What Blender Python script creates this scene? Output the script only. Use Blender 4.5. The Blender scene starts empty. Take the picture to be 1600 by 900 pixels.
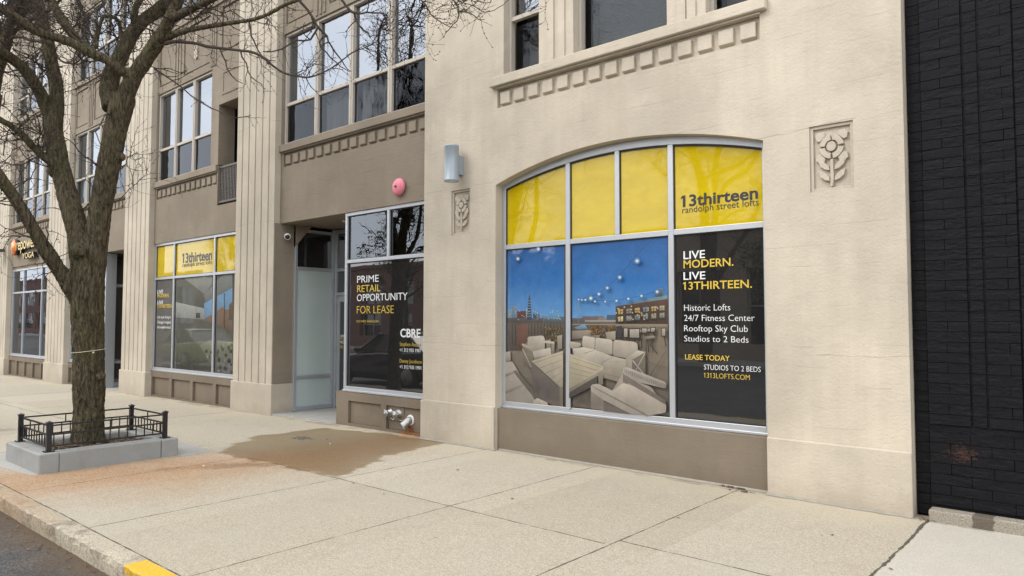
import bpy, bmesh, math, random
from mathutils import Vector, Matrix, noise

SC = bpy.context.scene
COL = SC.collection
RAD = math.radians
PI = math.pi

# ------------------------------------------------------------------ camera
YAW, PITCH, ROLL, FPX, EYE = 0.714148571, 0.0471139682, 0.00121662740, 1112.40914, 1.65
cam_d = bpy.data.cameras.new('camera')
cam_d.sensor_width = 36.0
cam_d.lens = FPX / 1600 * 36
cam_d.clip_start = 0.05
cam_d.clip_end = 2000
cam = bpy.data.objects.new('camera', cam_d)
COL.objects.link(cam)
cam.location = (0, 0, EYE)
_fw = Vector((-math.sin(YAW) * math.cos(PITCH), math.cos(YAW) * math.cos(PITCH), math.sin(PITCH)))
_rt = Vector((math.cos(YAW), math.sin(YAW), 0))
_up = _rt.cross(_fw)
_r2 = _rt * math.cos(ROLL) + _up * math.sin(ROLL)
_u2 = -_rt * math.sin(ROLL) + _up * math.cos(ROLL)
cam.matrix_world = Matrix(((_r2.x, _u2.x, -_fw.x, 0), (_r2.y, _u2.y, -_fw.y, 0), (_r2.z, _u2.z, -_fw.z, EYE), (0, 0, 0, 1)))
SC.camera = cam

# ------------------------------------------------------------------ sky, sun, exposure
SUN_EL, SUN_AZ = 42.0, 205.0      # degrees; azimuth of the sun measured from +y clockwise
world = bpy.data.worlds.new('World')
SC.world = world
world.use_nodes = True
nt = world.node_tree
nt.nodes.clear()
w_out = nt.nodes.new('ShaderNodeOutputWorld')
w_bg = nt.nodes.new('ShaderNodeBackground')
w_sky = nt.nodes.new('ShaderNodeTexSky')
w_sky.sky_type = 'NISHITA'
w_sky.sun_disc = False
w_sky.sun_elevation = RAD(SUN_EL)
w_sky.sun_rotation = RAD(SUN_AZ)
w_sky.dust_density = 2.0
w_tc = nt.nodes.new('ShaderNodeTexCoord')
w_map = nt.nodes.new('ShaderNodeMapping')
w_map.inputs['Scale'].default_value = (1.0, 1.0, 2.6)
w_no = nt.nodes.new('ShaderNodeTexNoise')
w_no.inputs['Scale'].default_value = 2.2
w_no.inputs['Detail'].default_value = 6
w_no.inputs['Roughness'].default_value = 0.55
w_rmp = nt.nodes.new('ShaderNodeValToRGB')
w_rmp.color_ramp.elements[0].position = 0.30
w_rmp.color_ramp.elements[0].color = (0.55, 0.55, 0.55, 1)
w_rmp.color_ramp.elements[1].position = 0.55
w_rmp.color_ramp.elements[1].color = (1, 1, 1, 1)
w_mix = nt.nodes.new('ShaderNodeMixRGB')
w_mix.inputs['Color2'].default_value = (10.3, 10.45, 10.9, 1)   # cloud deck
nt.links.new(w_tc.outputs['Generated'], w_map.inputs['Vector'])
nt.links.new(w_map.outputs['Vector'], w_no.inputs['Vector'])
nt.links.new(w_no.outputs['Fac'], w_rmp.inputs['Fac'])
nt.links.new(w_rmp.outputs['Color'], w_mix.inputs['Fac'])
nt.links.new(w_sky.outputs['Color'], w_mix.inputs['Color1'])
nt.links.new(w_mix.outputs['Color'], w_bg.inputs['Color'])
w_bg.inputs['Strength'].default_value = 0.15
nt.links.new(w_bg.outputs['Background'], w_out.inputs['Surface'])

sun_d = bpy.data.lights.new('sun', 'SUN')
sun_d.energy = 0.95
sun_d.angle = RAD(24)
sun_d.color = (1.0, 0.95, 0.87)
sun = bpy.data.objects.new('sun', sun_d)
COL.objects.link(sun)
_d = Vector((math.sin(RAD(SUN_AZ)) * math.cos(RAD(SUN_EL)), math.cos(RAD(SUN_AZ)) * math.cos(RAD(SUN_EL)), math.sin(RAD(SUN_EL))))
sun.location = _d * 60
sun.rotation_euler = _d.to_track_quat('Z', 'Y').to_euler()

SC.view_settings.view_transform = 'Standard'
SC.view_settings.look = 'None'
SC.view_settings.gamma = 1
SC.view_settings.use_curve_mapping = False
SC.view_settings.exposure = 0.66
SC.cycles.max_bounces = 8
SC.cycles.transparent_max_bounces = 12

# ------------------------------------------------------------------ measuring helpers (photo pixels of a 1600 x 900 picture -> points of the place)
def ray(u, v):
    return _r2 * ((u - 800) / FPX) + _u2 * ((450 - v) / FPX) + _fw
def on_y(u, v, y):
    d = ray(u, v); k = y / d.y
    return (d.x * k, d.z * k + EYE)
def on_x(u, v, x):
    d = ray(u, v); k = x / d.x
    return (d.y * k, d.z * k + EYE)
def at_depth(u, v, dep):
    return ray(u, v) * dep + Vector((0, 0, EYE))
def srgb(r, g, b):
    f = lambda c: (c / 255 / 12.92) if c / 255 <= 0.04045 else ((c / 255 + 0.055) / 1.055) ** 2.4
    return (f(r), f(g), f(b))
def gz(x):                                   # the pavement falls very slightly to the left
    return 0.006 * (x + 7) if x < -7 else 0.0

# ------------------------------------------------------------------ mesh builder
class MB:
    def __init__(s):
        s.v = []; s.f = []; s.m = []; s.c = None; s.smooth = []
    def add(s, vs, fs, mi=0, sm=False):
        o = len(s.v)
        s.v += [tuple(p) for p in vs]
        for f in fs:
            s.f.append(tuple(i + o for i in f)); s.m.append(mi); s.smooth.append(sm)
        return o
    def box(s, x0, x1, y0, y1, z0, z1, mi=0):
        if x0 > x1: x0, x1 = x1, x0
        if y0 > y1: y0, y1 = y1, y0
        if z0 > z1: z0, z1 = z1, z0
        s.add([(x0, y0, z0), (x1, y0, z0), (x1, y1, z0), (x0, y1, z0), (x0, y0, z1), (x1, y0, z1), (x1, y1, z1), (x0, y1, z1)],
              [(0, 3, 2, 1), (4, 5, 6, 7), (0, 1, 5, 4), (1, 2, 6, 5), (2, 3, 7, 6), (3, 0, 4, 7)], mi)
    def prism(s, pts, y0, y1, mi=0):          # pts in (x, z), counter-clockwise seen from -y; front at y0
        n = len(pts)
        a = sum(pts[i][0] * pts[(i + 1) % n][1] - pts[(i + 1) % n][0] * pts[i][1] for i in range(n))
        if a < 0: pts = pts[::-1]
        vs = [(x, y0, z) for x, z in pts] + [(x, y1, z) for x, z in pts]
        fs = [tuple(range(n)), tuple(range(2 * n - 1, n - 1, -1))]
        for i in range(n):
            j = (i + 1) % n
            fs.append((i, i + n, j + n, j))
        s.add(vs, fs, mi)
    def prism_z(s, pts, z0, z1, mi=0):        # pts in (x, y)
        n = len(pts)
        a = sum(pts[i][0] * pts[(i + 1) % n][1] - pts[(i + 1) % n][0] * pts[i][1] for i in range(n))
        if a < 0: pts = pts[::-1]
        vs = [(x, y, z0) for x, y in pts] + [(x, y, z1) for x, y in pts]
        fs = [tuple(range(n - 1, -1, -1)), tuple(range(n, 2 * n))]
        for i in range(n):
            j = (i + 1) % n
            fs.append((i, j, j + n, i + n))
        s.add(vs, fs, mi)
    def tube(s, pts, rads, n=8, mi=0, caps=True, wob=0.0):
        pts = [Vector(p) for p in pts]
        k = len(pts)
        if not isinstance(rads, (list, tuple)): rads = [rads] * k
        t0 = (pts[1] - pts[0]).normalized()
        a = Vector((0, 0, 1)) if abs(t0.z) < 0.9 else Vector((1, 0, 0))
        nx = t0.cross(a).normalized()
        vs = []
        for i in range(k):
            t = (pts[min(i + 1, k - 1)] - pts[max(i - 1, 0)])
            t = t.normalized() if t.length > 1e-9 else t0
            nx = (nx - t * nx.dot(t))
            nx = nx.normalized() if nx.length > 1e-6 else t.orthogonal().normalized()
            ny = t.cross(nx)
            for j in range(n):
                an = 2 * PI * j / n
                r = rads[i]
                vs.append(pts[i] + nx * (math.cos(an) * r) + ny * (math.sin(an) * r))
        fs = []
        for i in range(k - 1):
            for j in range(n):
                jj = (j + 1) % n
                fs.append((i * n + j, i * n + jj, (i + 1) * n + jj, (i + 1) * n + j))
        if caps:
            fs.append(tuple(range(n - 1, -1, -1)))
            fs.append(tuple((k - 1) * n + j for j in range(n)))
        s.add(vs, fs, mi, n > 5)
    def lathe(s, origin, axis, prof, n=24, mi=0):   # prof: (radius, along axis)
        ax = Vector(axis).normalized(); e1 = ax.orthogonal().normalized(); e2 = ax.cross(e1)
        o = Vector(origin); vs = []
        for r, h in prof:
            for j in range(n):
                a = 2 * PI * j / n
                vs.append(o + ax * h + e1 * (r * math.cos(a)) + e2 * (r * math.sin(a)))
        fs = []
        for i in range(len(prof) - 1):
            for j in range(n):
                jj = (j + 1) % n
                fs.append((i * n + j, i * n + jj, (i + 1) * n + jj, (i + 1) * n + j))
        fs.append(tuple(range(n - 1, -1, -1))); fs.append(tuple((len(prof) - 1) * n + j for j in range(n)))
        s.add(vs, fs, mi, True)
    def build(s, name, mats, parent=None, bevel=0, seg=2):
        if not isinstance(mats, (list, tuple)): mats = [mats]
        off = parent_world(parent)
        me = bpy.data.meshes.new(name)
        me.from_pydata([(p[0] - off[0], p[1] - off[1], p[2] - off[2]) for p in s.v], [], s.f)
        for m in mats: me.materials.append(m)
        me.polygons.foreach_set('material_index', s.m)
        me.polygons.foreach_set('use_smooth', s.smooth)
        if s.c is not None:
            at = me.color_attributes.new('print', 'FLOAT_COLOR', 'POINT')
            at.data.foreach_set('color', [x for c in s.c for x in (c[0], c[1], c[2], 1)])
        me.update()
        o = bpy.data.objects.new(name, me)
        COL.objects.link(o)
        if parent: o.parent = parent
        if bevel:
            b = o.modifiers.new('bevel', 'BEVEL'); b.width = bevel; b.segments = seg; b.limit_method = 'ANGLE'; b.angle_limit = RAD(40)
        return o

def parent_world(p):
    off = [0, 0, 0]
    while p:
        for i in range(3): off[i] += p.location[i]
        p = p.parent
    return off
def thing(name, loc, label, cat, group=None):
    o = bpy.data.objects.new(name, None); COL.objects.link(o); o.location = loc
    o.empty_display_size = 0.2
    return tag(o, label, cat, group)
def tag(o, label, cat, group=None):
    o['label'] = label; o['category'] = cat
    if group: o['group'] = group
    return o
def struct(o):
    o['kind'] = 'structure'; return o
def kids(o):
    return [c for c in bpy.data.objects if c.parent == o]

# ------------------------------------------------------------------ materials
class NT:
    def __init__(s, name):
        s.mat = bpy.data.materials.new(name); s.mat.use_nodes = True
        s.t = s.mat.node_tree; s.b = s.t.nodes['Principled BSDF']; s.out = s.t.nodes['Material Output']
        s.geo = s.n('ShaderNodeNewGeometry')
    def n(s, ty, **kw):
        nd = s.t.nodes.new(ty)
        for k, v in kw.items(): setattr(nd, k, v)
        return nd
    def l(s, a, b): s.t.links.new(a, b)
    def pos(s, sc=(1, 1, 1)):
        m = s.n('ShaderNodeMapping'); m.inputs['Scale'].default_value = sc
        s.l(s.geo.outputs['Position'], m.inputs['Vector']); return m.outputs['Vector']
    def noise(s, scale, detail=3, rough=0.5, sc=(1, 1, 1), dist=0.0):
        nd = s.n('ShaderNodeTexNoise'); nd.inputs['Scale'].default_value = scale; nd.inputs['Detail'].default_value = detail
        nd.inputs['Roughness'].default_value = rough; nd.inputs['Distortion'].default_value = dist
        s.l(s.pos(sc), nd.inputs['Vector']); return nd.outputs['Fac']
    def ramp(s, fac, a, b, ca=(0, 0, 0), cb=(1, 1, 1)):
        r = s.n('ShaderNodeValToRGB'); e = r.color_ramp.elements
        e[0].position = a; e[1].position = b; e[0].color = (*ca, 1); e[1].color = (*cb, 1)
        s.l(fac, r.inputs['Fac']); return r.outputs['Color']
    def mix(s, fac, a, b, mode='MIX'):
        m = s.n('ShaderNodeMixRGB', blend_type=mode)
        for sock, val in (('Fac', fac), ('Color1', a), ('Color2', b)):
            if isinstance(val, (int, float)): m.inputs[sock].default_value = val
            elif isinstance(val, tuple): m.inputs[sock].default_value = (*val, 1) if len(val) == 3 else val
            else: s.l(val, m.inputs[sock])
        return m.outputs['Color']
    def math(s, op, a, b=None, clamp=False):
        m = s.n('ShaderNodeMath', operation=op); m.use_clamp = clamp
        for i, val in enumerate((a, b)):
            if val is None: continue
            if isinstance(val, (int, float)): m.inputs[i].default_value = val
            else: s.l(val, m.inputs[i])
        return m.outputs[0]
    def pebbles(s, scale):
        v = s.n('ShaderNodeTexVoronoi'); v.inputs['Scale'].default_value = scale
        s.l(s.pos(), v.inputs['Vector'])
        q = s.n('ShaderNodeSeparateXYZ'); s.l(v.outputs['Color'], q.inputs[0]); return q.outputs['X'], v.outputs['Distance']
    def bump(s, h, strength, dist=0.01, chain=None):
        b = s.n('ShaderNodeBump'); b.inputs['Strength'].default_value = strength; b.inputs['Distance'].default_value = dist
        s.l(h, b.inputs['Height'])
        if chain: s.l(chain, b.inputs['Normal'])
        return b.outputs['Normal']
    def attr(s, name):
        a = s.n('ShaderNodeAttribute'); a.attribute_name = name; return a
    def set(s, color=None, rough=None, normal=None, spec=None, metal=None):
        for k, val in (('Base Color', color), ('Roughness', rough), ('Normal', normal), ('Specular IOR Level', spec), ('Metallic', metal)):
            if val is None: continue
            if isinstance(val, (int, float)): s.b.inputs[k].default_value = val
            elif isinstance(val, tuple): s.b.inputs[k].default_value = (*val, 1)
            else: s.l(val, s.b.inputs[k])
        return s.mat

def painted_concrete(name, col, boards=0.4, stain=0.5, bump=0.35, seams=(), gsc=(0.5, 0.5, 2.2)):
    m = NT(name)
    dk = tuple(c * 0.80 for c in col); lt = tuple(min(1, c * 1.09) for c in col)
    big = m.ramp(m.noise(0.9, 4, 0.6), 0.35, 0.7)
    c = m.mix(big, dk, lt)
    streak = m.ramp(m.noise(1.0, 4, 0.65, (5.0, 5.0, 0.35)), 0.45, 0.75)
    c = m.mix(m.math('MULTIPLY', streak, 0.30 * stain), c, tuple(x * y for x, y in zip(col, (0.66, 0.63, 0.58))))
    pale = m.ramp(m.noise(2.1, 5, 0.7, (1.4, 1, 0.8)), 0.60, 0.72)
    c = m.mix(m.math('MULTIPLY', pale, 0.22), c, tuple(min(1, x * 1.25) for x in col))
    # splash-back grime at the foot of the wall
    sg = m.n('ShaderNodeSeparateXYZ'); m.l(m.geo.outputs['Position'], sg.inputs[0])
    gr = m.math('SUBTRACT', 1.0, m.math('MULTIPLY', m.math('ADD', sg.outputs['Z'], m.math('MULTIPLY', m.math('SUBTRACT', m.noise(3, 5, 0.7), 0.5), 0.35)), 4.5), True)
    c = m.mix(m.math('MULTIPLY', gr, 0.28), c, tuple(x * y for x, y in zip(col, (0.50, 0.46, 0.40))))
    spots = m.ramp(m.noise(38, 2, 0.5), 0.70, 0.78)
    c = m.mix(m.math('MULTIPLY', spots, 0.35), c, tuple(x * 0.55 for x in col))
    fine = m.noise(70, 4, 0.7)
    c = m.mix(0.10, c, m.mix(fine, tuple(x * 0.6 for x in col), tuple(min(1, x * 1.4) for x in col)))
    # faint board marks: thin lines every 0.19 m, broken by noise
    sx = m.n('ShaderNodeSeparateXYZ'); m.l(m.geo.outputs['Position'], sx.inputs[0])
    zz = m.math('ADD', sx.outputs['Z'], m.math('MULTIPLY', m.noise(0.8, 2), 0.10))
    fr = m.math('FRACT', m.math('DIVIDE', zz, 0.185))
    line = m.math('LESS_THAN', fr, 0.05)
    brk = m.ramp(m.noise(1.6, 3, 0.6, (1, 1, 3)), 0.50, 0.62)
    bl = m.math('MULTIPLY', line, brk)
    c = m.mix(m.math('MULTIPLY', bl, 0.35 * boards), c, tuple(x * 0.5 for x in col))
    for sz in seams:
        wv = m.math('ADD', sx.outputs['Z'], m.math('MULTIPLY', m.math('SUBTRACT', m.noise(1.1, 5, 0.6, (1, 0.2, 0.2)), 0.5), 0.16))
        k = m.math('LESS_THAN', m.math('ABSOLUTE', m.math('SUBTRACT', wv, sz)), m.math('MULTIPLY', m.ramp(m.noise(3, 3, 0.6), 0.40, 0.62), 0.006))
        c = m.mix(m.math('MULTIPLY', k, 0.45), c, tuple(x * 0.45 for x in col))
    grain = m.noise(14, 5, 0.65, gsc)
    pits = m.ramp(m.noise(48, 2, 0.5), 0.27, 0.40)
    h = m.math('ADD', m.math('MULTIPLY', grain, 0.50), m.math('MULTIPLY', m.noise(34, 3, 0.6), 0.55))
    h = m.math('ADD', h, m.math('MULTIPLY', pits, 0.22))
    h = m.math('SUBTRACT', h, m.math('MULTIPLY', bl, 0.6 * boards))
    lump = m.noise(3.2, 3, 0.5)
    h = m.math('ADD', h, m.math('MULTIPLY', lump, 1.2))
    return m.set(c, 0.82, m.bump(h, bump, 0.012), 0.25)

def simple(name, col, rough=0.5, metal=0.0, spec=0.5, vary=0.12, scale=6, bump=0.0):
    m = NT(name)
    f = m.noise(scale, 4, 0.6)
    c = m.mix(f, tuple(x * (1 - vary) for x in col), tuple(min(1, x * (1 + vary)) for x in col))
    nrm = m.bump(m.noise(scale * 10, 3, 0.6), bump, 0.005) if bump else None
    return m.set(c, rough, nrm, spec, metal)

def film(name, col, rough=0.035, spec=0.75, wav=0.02, vary=0.06, spec_ior=1.5):
    m = NT(name)
    f = m.noise(1.1, 3, 0.5)
    c = m.mix(f, tuple(x * (1 - vary) for x in col), tuple(min(1, x * (1 + vary)) for x in col))
    m.b.inputs['IOR'].default_value = spec_ior
    return m.set(c, rough, m.bump(m.noise(1.7, 2, 0.4), wav, 0.05), spec)

def printed(name, spec=0.6):
    m = NT(name)
    a = m.attr('print')
    f = m.noise(60, 3, 0.6)
    g_ = m.noise(7, 4, 0.65)
    c = m.mix(0.14, a.outputs['Color'], m.mix(f, (0.0, 0.0, 0.0), (0.5, 0.47, 0.42)))
    c = m.mix(1.0, c, m.ramp(g_, 0.3, 0.7, (0.66, 0.66, 0.66), (0.82, 0.815, 0.80)), 'MULTIPLY')
    return m.set(c, 0.03, m.bump(m.noise(1.7, 2, 0.4), 0.02, 0.05), spec)

def glass(name, tint, ior=1.9, wav=0.03, scale=2.2, rough=0.0):
    m = NT(name)
    t = m.t; t.nodes.remove(m.b)
    tr = m.n('ShaderNodeBsdfTransparent'); tr.inputs['Color'].default_value = (*tint, 1)
    gl = m.n('ShaderNodeBsdfGlossy'); gl.inputs['Color'].default_value = (0.86, 0.92, 1, 1); gl.inputs['Roughness'].default_value = rough
    nrm = m.bump(m.noise(scale, 2, 0.4, (1, 1, 0.6)), wav, 0.06)
    m.l(nrm, gl.inputs['Normal'])
    fr = m.n('ShaderNodeFresnel'); fr.inputs['IOR'].default_value = ior
    mx = m.n('ShaderNodeMixShader')
    m.l(fr.outputs[0], mx.inputs[0]); m.l(tr.outputs[0], mx.inputs[1]); m.l(gl.outputs[0], mx.inputs[2])
    m.l(mx.outputs[0], m.out.inputs['Surface'])
    return m.mat

CREAM = (0.515, 0.458, 0.368)
TAN = (0.245, 0.205, 0.155)
M = {}
M['cream'] = painted_concrete('cream painted concrete', CREAM, 0.6, 1.0, 0.55, (3.47, 1.35), (0.9, 0.9, 1.5))
M['pil'] = painted_concrete('pale painted concrete', tuple(c * 0.97 for c in CREAM), 0.15, 1.0, 0.6, (3.47, 5.3), (1, 1, 1))
M['plinth'] = painted_concrete('cream painted plinth', tuple(c * 0.93 for c in CREAM), 0.1, 1.0, 0.55, (), (0.9, 0.9, 1.3))
M['tan'] = painted_concrete('tan painted concrete', TAN, 1.0, 0.8, 0.55)
M['trim'] = painted_concrete('tan painted trim', tuple(c * 1.06 for c in TAN), 0.1, 0.5, 0.25)
M['brown'] = painted_concrete('brown painted bulkhead', (0.19, 0.155, 0.115), 0.5, 0.7)
M['alu'] = simple('anodised aluminium frame', (0.47, 0.49, 0.51), 0.40, 0.55, 0.5, 0.06)
M['almond'] = simple('almond window frame', (0.42, 0.38, 0.32), 0.5, 0, 0.4, 0.06)
def wrinkled_film(name, a, b):
    m = NT(name)
    f = m.ramp(m.noise(1.1, 4, 0.5, (1, 1, 1.6), 0.8), 0.25, 0.75)
    g_ = m.ramp(m.noise(4.5, 4, 0.6, (0.6, 1, 1.6), 2.5), 0.45, 0.62)
    c = m.mix(f, a, b); c = m.mix(m.math('MULTIPLY', g_, 0.14), c, tuple(min(1, x * 1.35 + 0.02) for x in b))
    return m.set(c, 0.03, m.bump(m.noise(1.7, 2, 0.4), 0.03, 0.05), 0.5)
M['yellow'] = wrinkled_film('yellow window film', (0.42, 0.300, 0.003), (0.52, 0.385, 0.005))
M['blackfilm'] = film('black window film', (0.016, 0.016, 0.017), 0.015, 0.9, 0.02, 0.06, 1.7)
M['greyfilm'] = film('grey window film', (0.085, 0.083, 0.078), 0.03, 0.7)
M['papered'] = film('white papered glass', (0.46, 0.54, 0.515), 0.12, 0.5, 0.03, 0.10)
M['print'] = printed('printed window film', 0.8)
M['glass'] = glass('window glass', (0.55, 0.6, 0.6), 3.5, 0.03)
M['lowglass'] = glass('screened window glass', (0.42, 0.44, 0.45), 1.36, 0.14, 4.5, 0.015)
M['shopglass'] = glass('shop window glass', (0.45, 0.47, 0.47), 2.0, 0.03)
M['dark'] = simple('dark interior', (0.025, 0.026, 0.028), 0.8)
M['blind'] = simple('white blind', (0.62, 0.62, 0.6), 0.7)
M['curtain'] = simple('grey curtain', (0.20, 0.21, 0.21), 0.8)
M['white_ink'] = simple('white lettering', (0.70, 0.71, 0.70), 0.25, 0, 0.5, 0.03)
M['yellow_ink'] = simple('yellow lettering', (0.60, 0.43, 0.06), 0.25, 0, 0.5, 0.03)
M['black_ink'] = simple('charcoal lettering', (0.025, 0.025, 0.03), 0.25, 0, 0.5, 0.03)
M['gasket'] = simple('black gasket', (0.012, 0.012, 0.013), 0.6)
M['iron'] = simple('black painted iron', (0.012, 0.012, 0.014), 0.32, 0.0, 0.5, 0.2)
M['lampgrey'] = simple('grey lamp enamel', (0.30, 0.345, 0.385), 0.35, 0.15, 0.5, 0.06)
M['pink'] = simple('faded red enamel', (0.70, 0.21, 0.27), 0.45, 0, 0.4, 0.10)
M['chrome'] = simple('worn chrome', (0.36, 0.355, 0.345), 0.36, 0.8, 0.5, 0.3, 30)
M['galv'] = simple('galvanised pipe', (0.42, 0.41, 0.39), 0.4, 0.7, 0.5, 0.25, 20)
M['plastic'] = simple('white plastic', (0.72, 0.72, 0.70), 0.35)
M['blackplastic'] = simple('black plastic', (0.015, 0.015, 0.017), 0.2)
M['string'] = simple('pale string', (0.55, 0.48, 0.36), 0.8)
M['lattice'] = simple('bronze painted metal', (0.075, 0.062, 0.048), 0.5)
M['orange'] = simple('orange sign face', (0.75, 0.20, 0.05), 0.4)
M['cream_face'] = simple('cream sign face', (0.62, 0.46, 0.17), 0.4)

# ------------------------------------------------------------------ ground, road, kerb, pavement
def fbm(x, y, z=0.0, o=4):
    return noise.fractal(Vector((x, y, z)), 0.9, 2.0, o)

mg = NT('ground dirt')
g = MB(); g.add([(-700, -700, -0.16), (700, -700, -0.16), (700, 700, -0.16), (-700, 700, -0.16)], [(0, 1, 2, 3)])
struct(g.build('ground', mg.set(mg.mix(mg.noise(0.3, 4), (0.09, 0.085, 0.08), (0.15, 0.14, 0.12)), 0.95)))

mr = NT('worn asphalt')
ag, agd = mr.pebbles(95)
c = mr.mix(mr.ramp(ag, 0.1, 1.0), (0.035, 0.035, 0.037), (0.15, 0.147, 0.142))
c = mr.mix(mr.math('MULTIPLY', mr.ramp(mr.noise(1.6, 5, 0.7), 0.42, 0.6), 0.6), c, (0.05, 0.048, 0.046))
sx = mr.n('ShaderNodeSeparateXYZ'); mr.l(mr.geo.outputs['Position'], sx.inputs[0])
near = mr.math('ADD', sx.outputs['Y'], mr.math('MULTIPLY', mr.noise(3.5, 5, 0.65), 0.9))
silt = mr.ramp(mr.math('MULTIPLY', mr.math('SUBTRACT', near, 2.0), 2.2), 0.0, 1.0)
c = mr.mix(mr.math('MULTIPLY', silt, 0.85), c, (0.115, 0.078, 0.045))
road = MB(); N = 240
xs = [-160 + 175 * i / N for i in range(N + 1)]
ys = [-12.5, -8, -4, -1, 0.5, 1.2, 1.6, 1.8, 2.05]
for x in xs:
    for y in ys:
        road.v.append((x, y, -0.135 + 0.02 * min(1, (2.05 - y) / 4) + 0.006 * fbm(x * 1.7, y * 2, 3) + gz(x)))
ny = len(ys)
for i in range(N):
    for j in range(ny - 1):
        road.f.append((i * ny + j, (i + 1) * ny + j, (i + 1) * ny + j + 1, i * ny + j + 1)); road.m.append(0); road.smooth.append(True)
struct(road.build('road', mr.set(c, 0.9, mr.bump(mr.math('ADD', mr.math('MULTIPLY', ag, 0.7), mr.math('MULTIPLY', mr.noise(9, 4, 0.6), 1.2)), 0.9, 0.016), 0.2)))

# kerb: a chipped concrete edge, yellow painted from x = -5.2
mk = NT('kerb concrete')
agg = mk.noise(60, 3, 0.8)
c = mk.mix(mk.ramp(agg, 0.35, 0.65), (0.27, 0.235, 0.175), (0.54, 0.485, 0.38))
c = mk.mix(mk.math('MULTIPLY', mk.ramp(mk.noise(4, 5, 0.7), 0.5, 0.62), 0.65), c, (0.16, 0.135, 0.105))
sx = mk.n('ShaderNodeSeparateXYZ'); mk.l(mk.geo.outputs['Position'], sx.inputs[0])
rustk = mk.ramp(mk.math('ADD', mk.math('MULTIPLY', mk.math('ABSOLUTE', mk.math('ADD', sx.outputs['X'], 8.0)), 0.5), mk.math('MULTIPLY', mk.noise(2, 3), 0.5)), 0.35, 1.1, (1, 1, 1), (0, 0, 0))
c = mk.mix(mk.math('MULTIPLY', rustk, 0.5), c, (0.33, 0.20, 0.10))
pa = mk.math('GREATER_THAN', mk.math('ADD', sx.outputs['X'], mk.math('MULTIPLY', mk.math('SUBTRACT', mk.noise(14, 4, 0.7), 0.5), 0.10)), -5.20)
keep = mk.math('LESS_THAN', mk.noise(26, 4, 0.7), 0.63)
c = mk.mix(mk.math('MULTIPLY', pa, keep), c, (0.63, 0.39, 0.045))
kj = MB()
L0, L1, step = -40.0, 6.0, 0.035
n = int((L1 - L0) / step)
for i in range(n + 1):
    x = L0 + step * i
    ch = max(0, fbm(x * 2.2, 5.3, 0, 5) * 0.040 + fbm(x * 13, 1.7, 0, 4) * 0.020 + 0.006) if x < -5.2 else max(0, fbm(x * 3, 9) * 0.008)
    ww = 0.012 * fbm(x * 0.7, 2.2)
    yb = 2.126
    prof = [(1.990 + ww, -0.18), (1.985 + ww + ch * 0.5, -0.06), (1.984 + ww + ch * 1.2, -0.012 - ch * 0.6), (1.996 + ww + ch * 1.9, -0.001 - ch * 0.3), (2.06, 0.0 - ch * 0.05), (yb - 0.004, 0.001), (yb + 0.006, 0.001)]
    for k, (y, z) in enumerate(prof):
        jit = 0.009 * fbm(x * 17, k * 3.1, 7, 4) * (1 if k in (1, 2, 3) else 0.2)
        kj.v.append((x, y + jit, z + gz(x) + jit * 0.6))
for i in range(n):
    for k in range(6):
        kj.f.append((i * 7 + k, (i + 1) * 7 + k, (i + 1) * 7 + k + 1, i * 7 + k + 1)); kj.m.append(0); kj.smooth.append(k > 3)
struct(kj.build('kerb', mk.set(c, 0.9, mk.bump(mk.math('ADD', agg, mk.math('MULTIPLY', mk.noise(22, 4, 0.6), 1.2)), 0.8, 0.012), 0.2)))

# pavement: one sheet with joints, wet trail and rust stain held as vertex attributes
WET = [(-9.30, 4.95), (-9.62, 5.6), (-9.50, 6.6), (-7.6, 6.85), (-7.05, 6.85), (-7.05, 6.3), (-6.95, 5.7), (-6.55, 5.1), (-6.42, 4.55), (-7.0, 4.50), (-7.6, 4.46), (-8.2, 4.45), (-8.8, 4.5)]
ARM = [(-7.6, 4.45), (-7.95, 4.0), (-8.2, 3.5), (-8.25, 3.1), (-8.30, 2.6)]
def inside(px, py, poly):
    r = False; j = len(poly) - 1
    for i in range(len(poly)):
        xi, yi = poly[i]; xj, yj = poly[j]
        if (yi > py) != (yj > py) and px < (xj - xi) * (py - yi) / (yj - yi) + xi: r = not r
        j = i
    return r
def segd(px, py, a, b):
    dx, dy = b[0] - a[0], b[1] - a[1]
    t = max(0, min(1, ((px - a[0]) * dx + (py - a[1]) * dy) / (dx * dx + dy * dy)))
    return math.hypot(px - a[0] - t * dx, py - a[1] - t * dy), t
def polyd(px, py, poly):
    d = min(segd(px, py, poly[i], poly[(i + 1) % len(poly)])[0] for i in range(len(poly)))
    return -d if inside(px, py, poly) else d
FLOW = [(-7.9, 6.9), (-7.7, 6.0), (-7.6, 5.0), (-8.0, 4.0), (-8.4, 3.0), (-8.6, 2.1)]
def smooth(a, b, x):
    t = max(0, min(1, (x - a) / (b - a))); return t * t * (3 - 2 * t)
step = 0.05
X0, X1, Y0, Y1 = -34.0, 5.0, 2.13, 8.4
nx, ny2 = int((X1 - X0) / step), int((Y1 - Y0) / step)
pv = MB(); wet = []; rust = []
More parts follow.
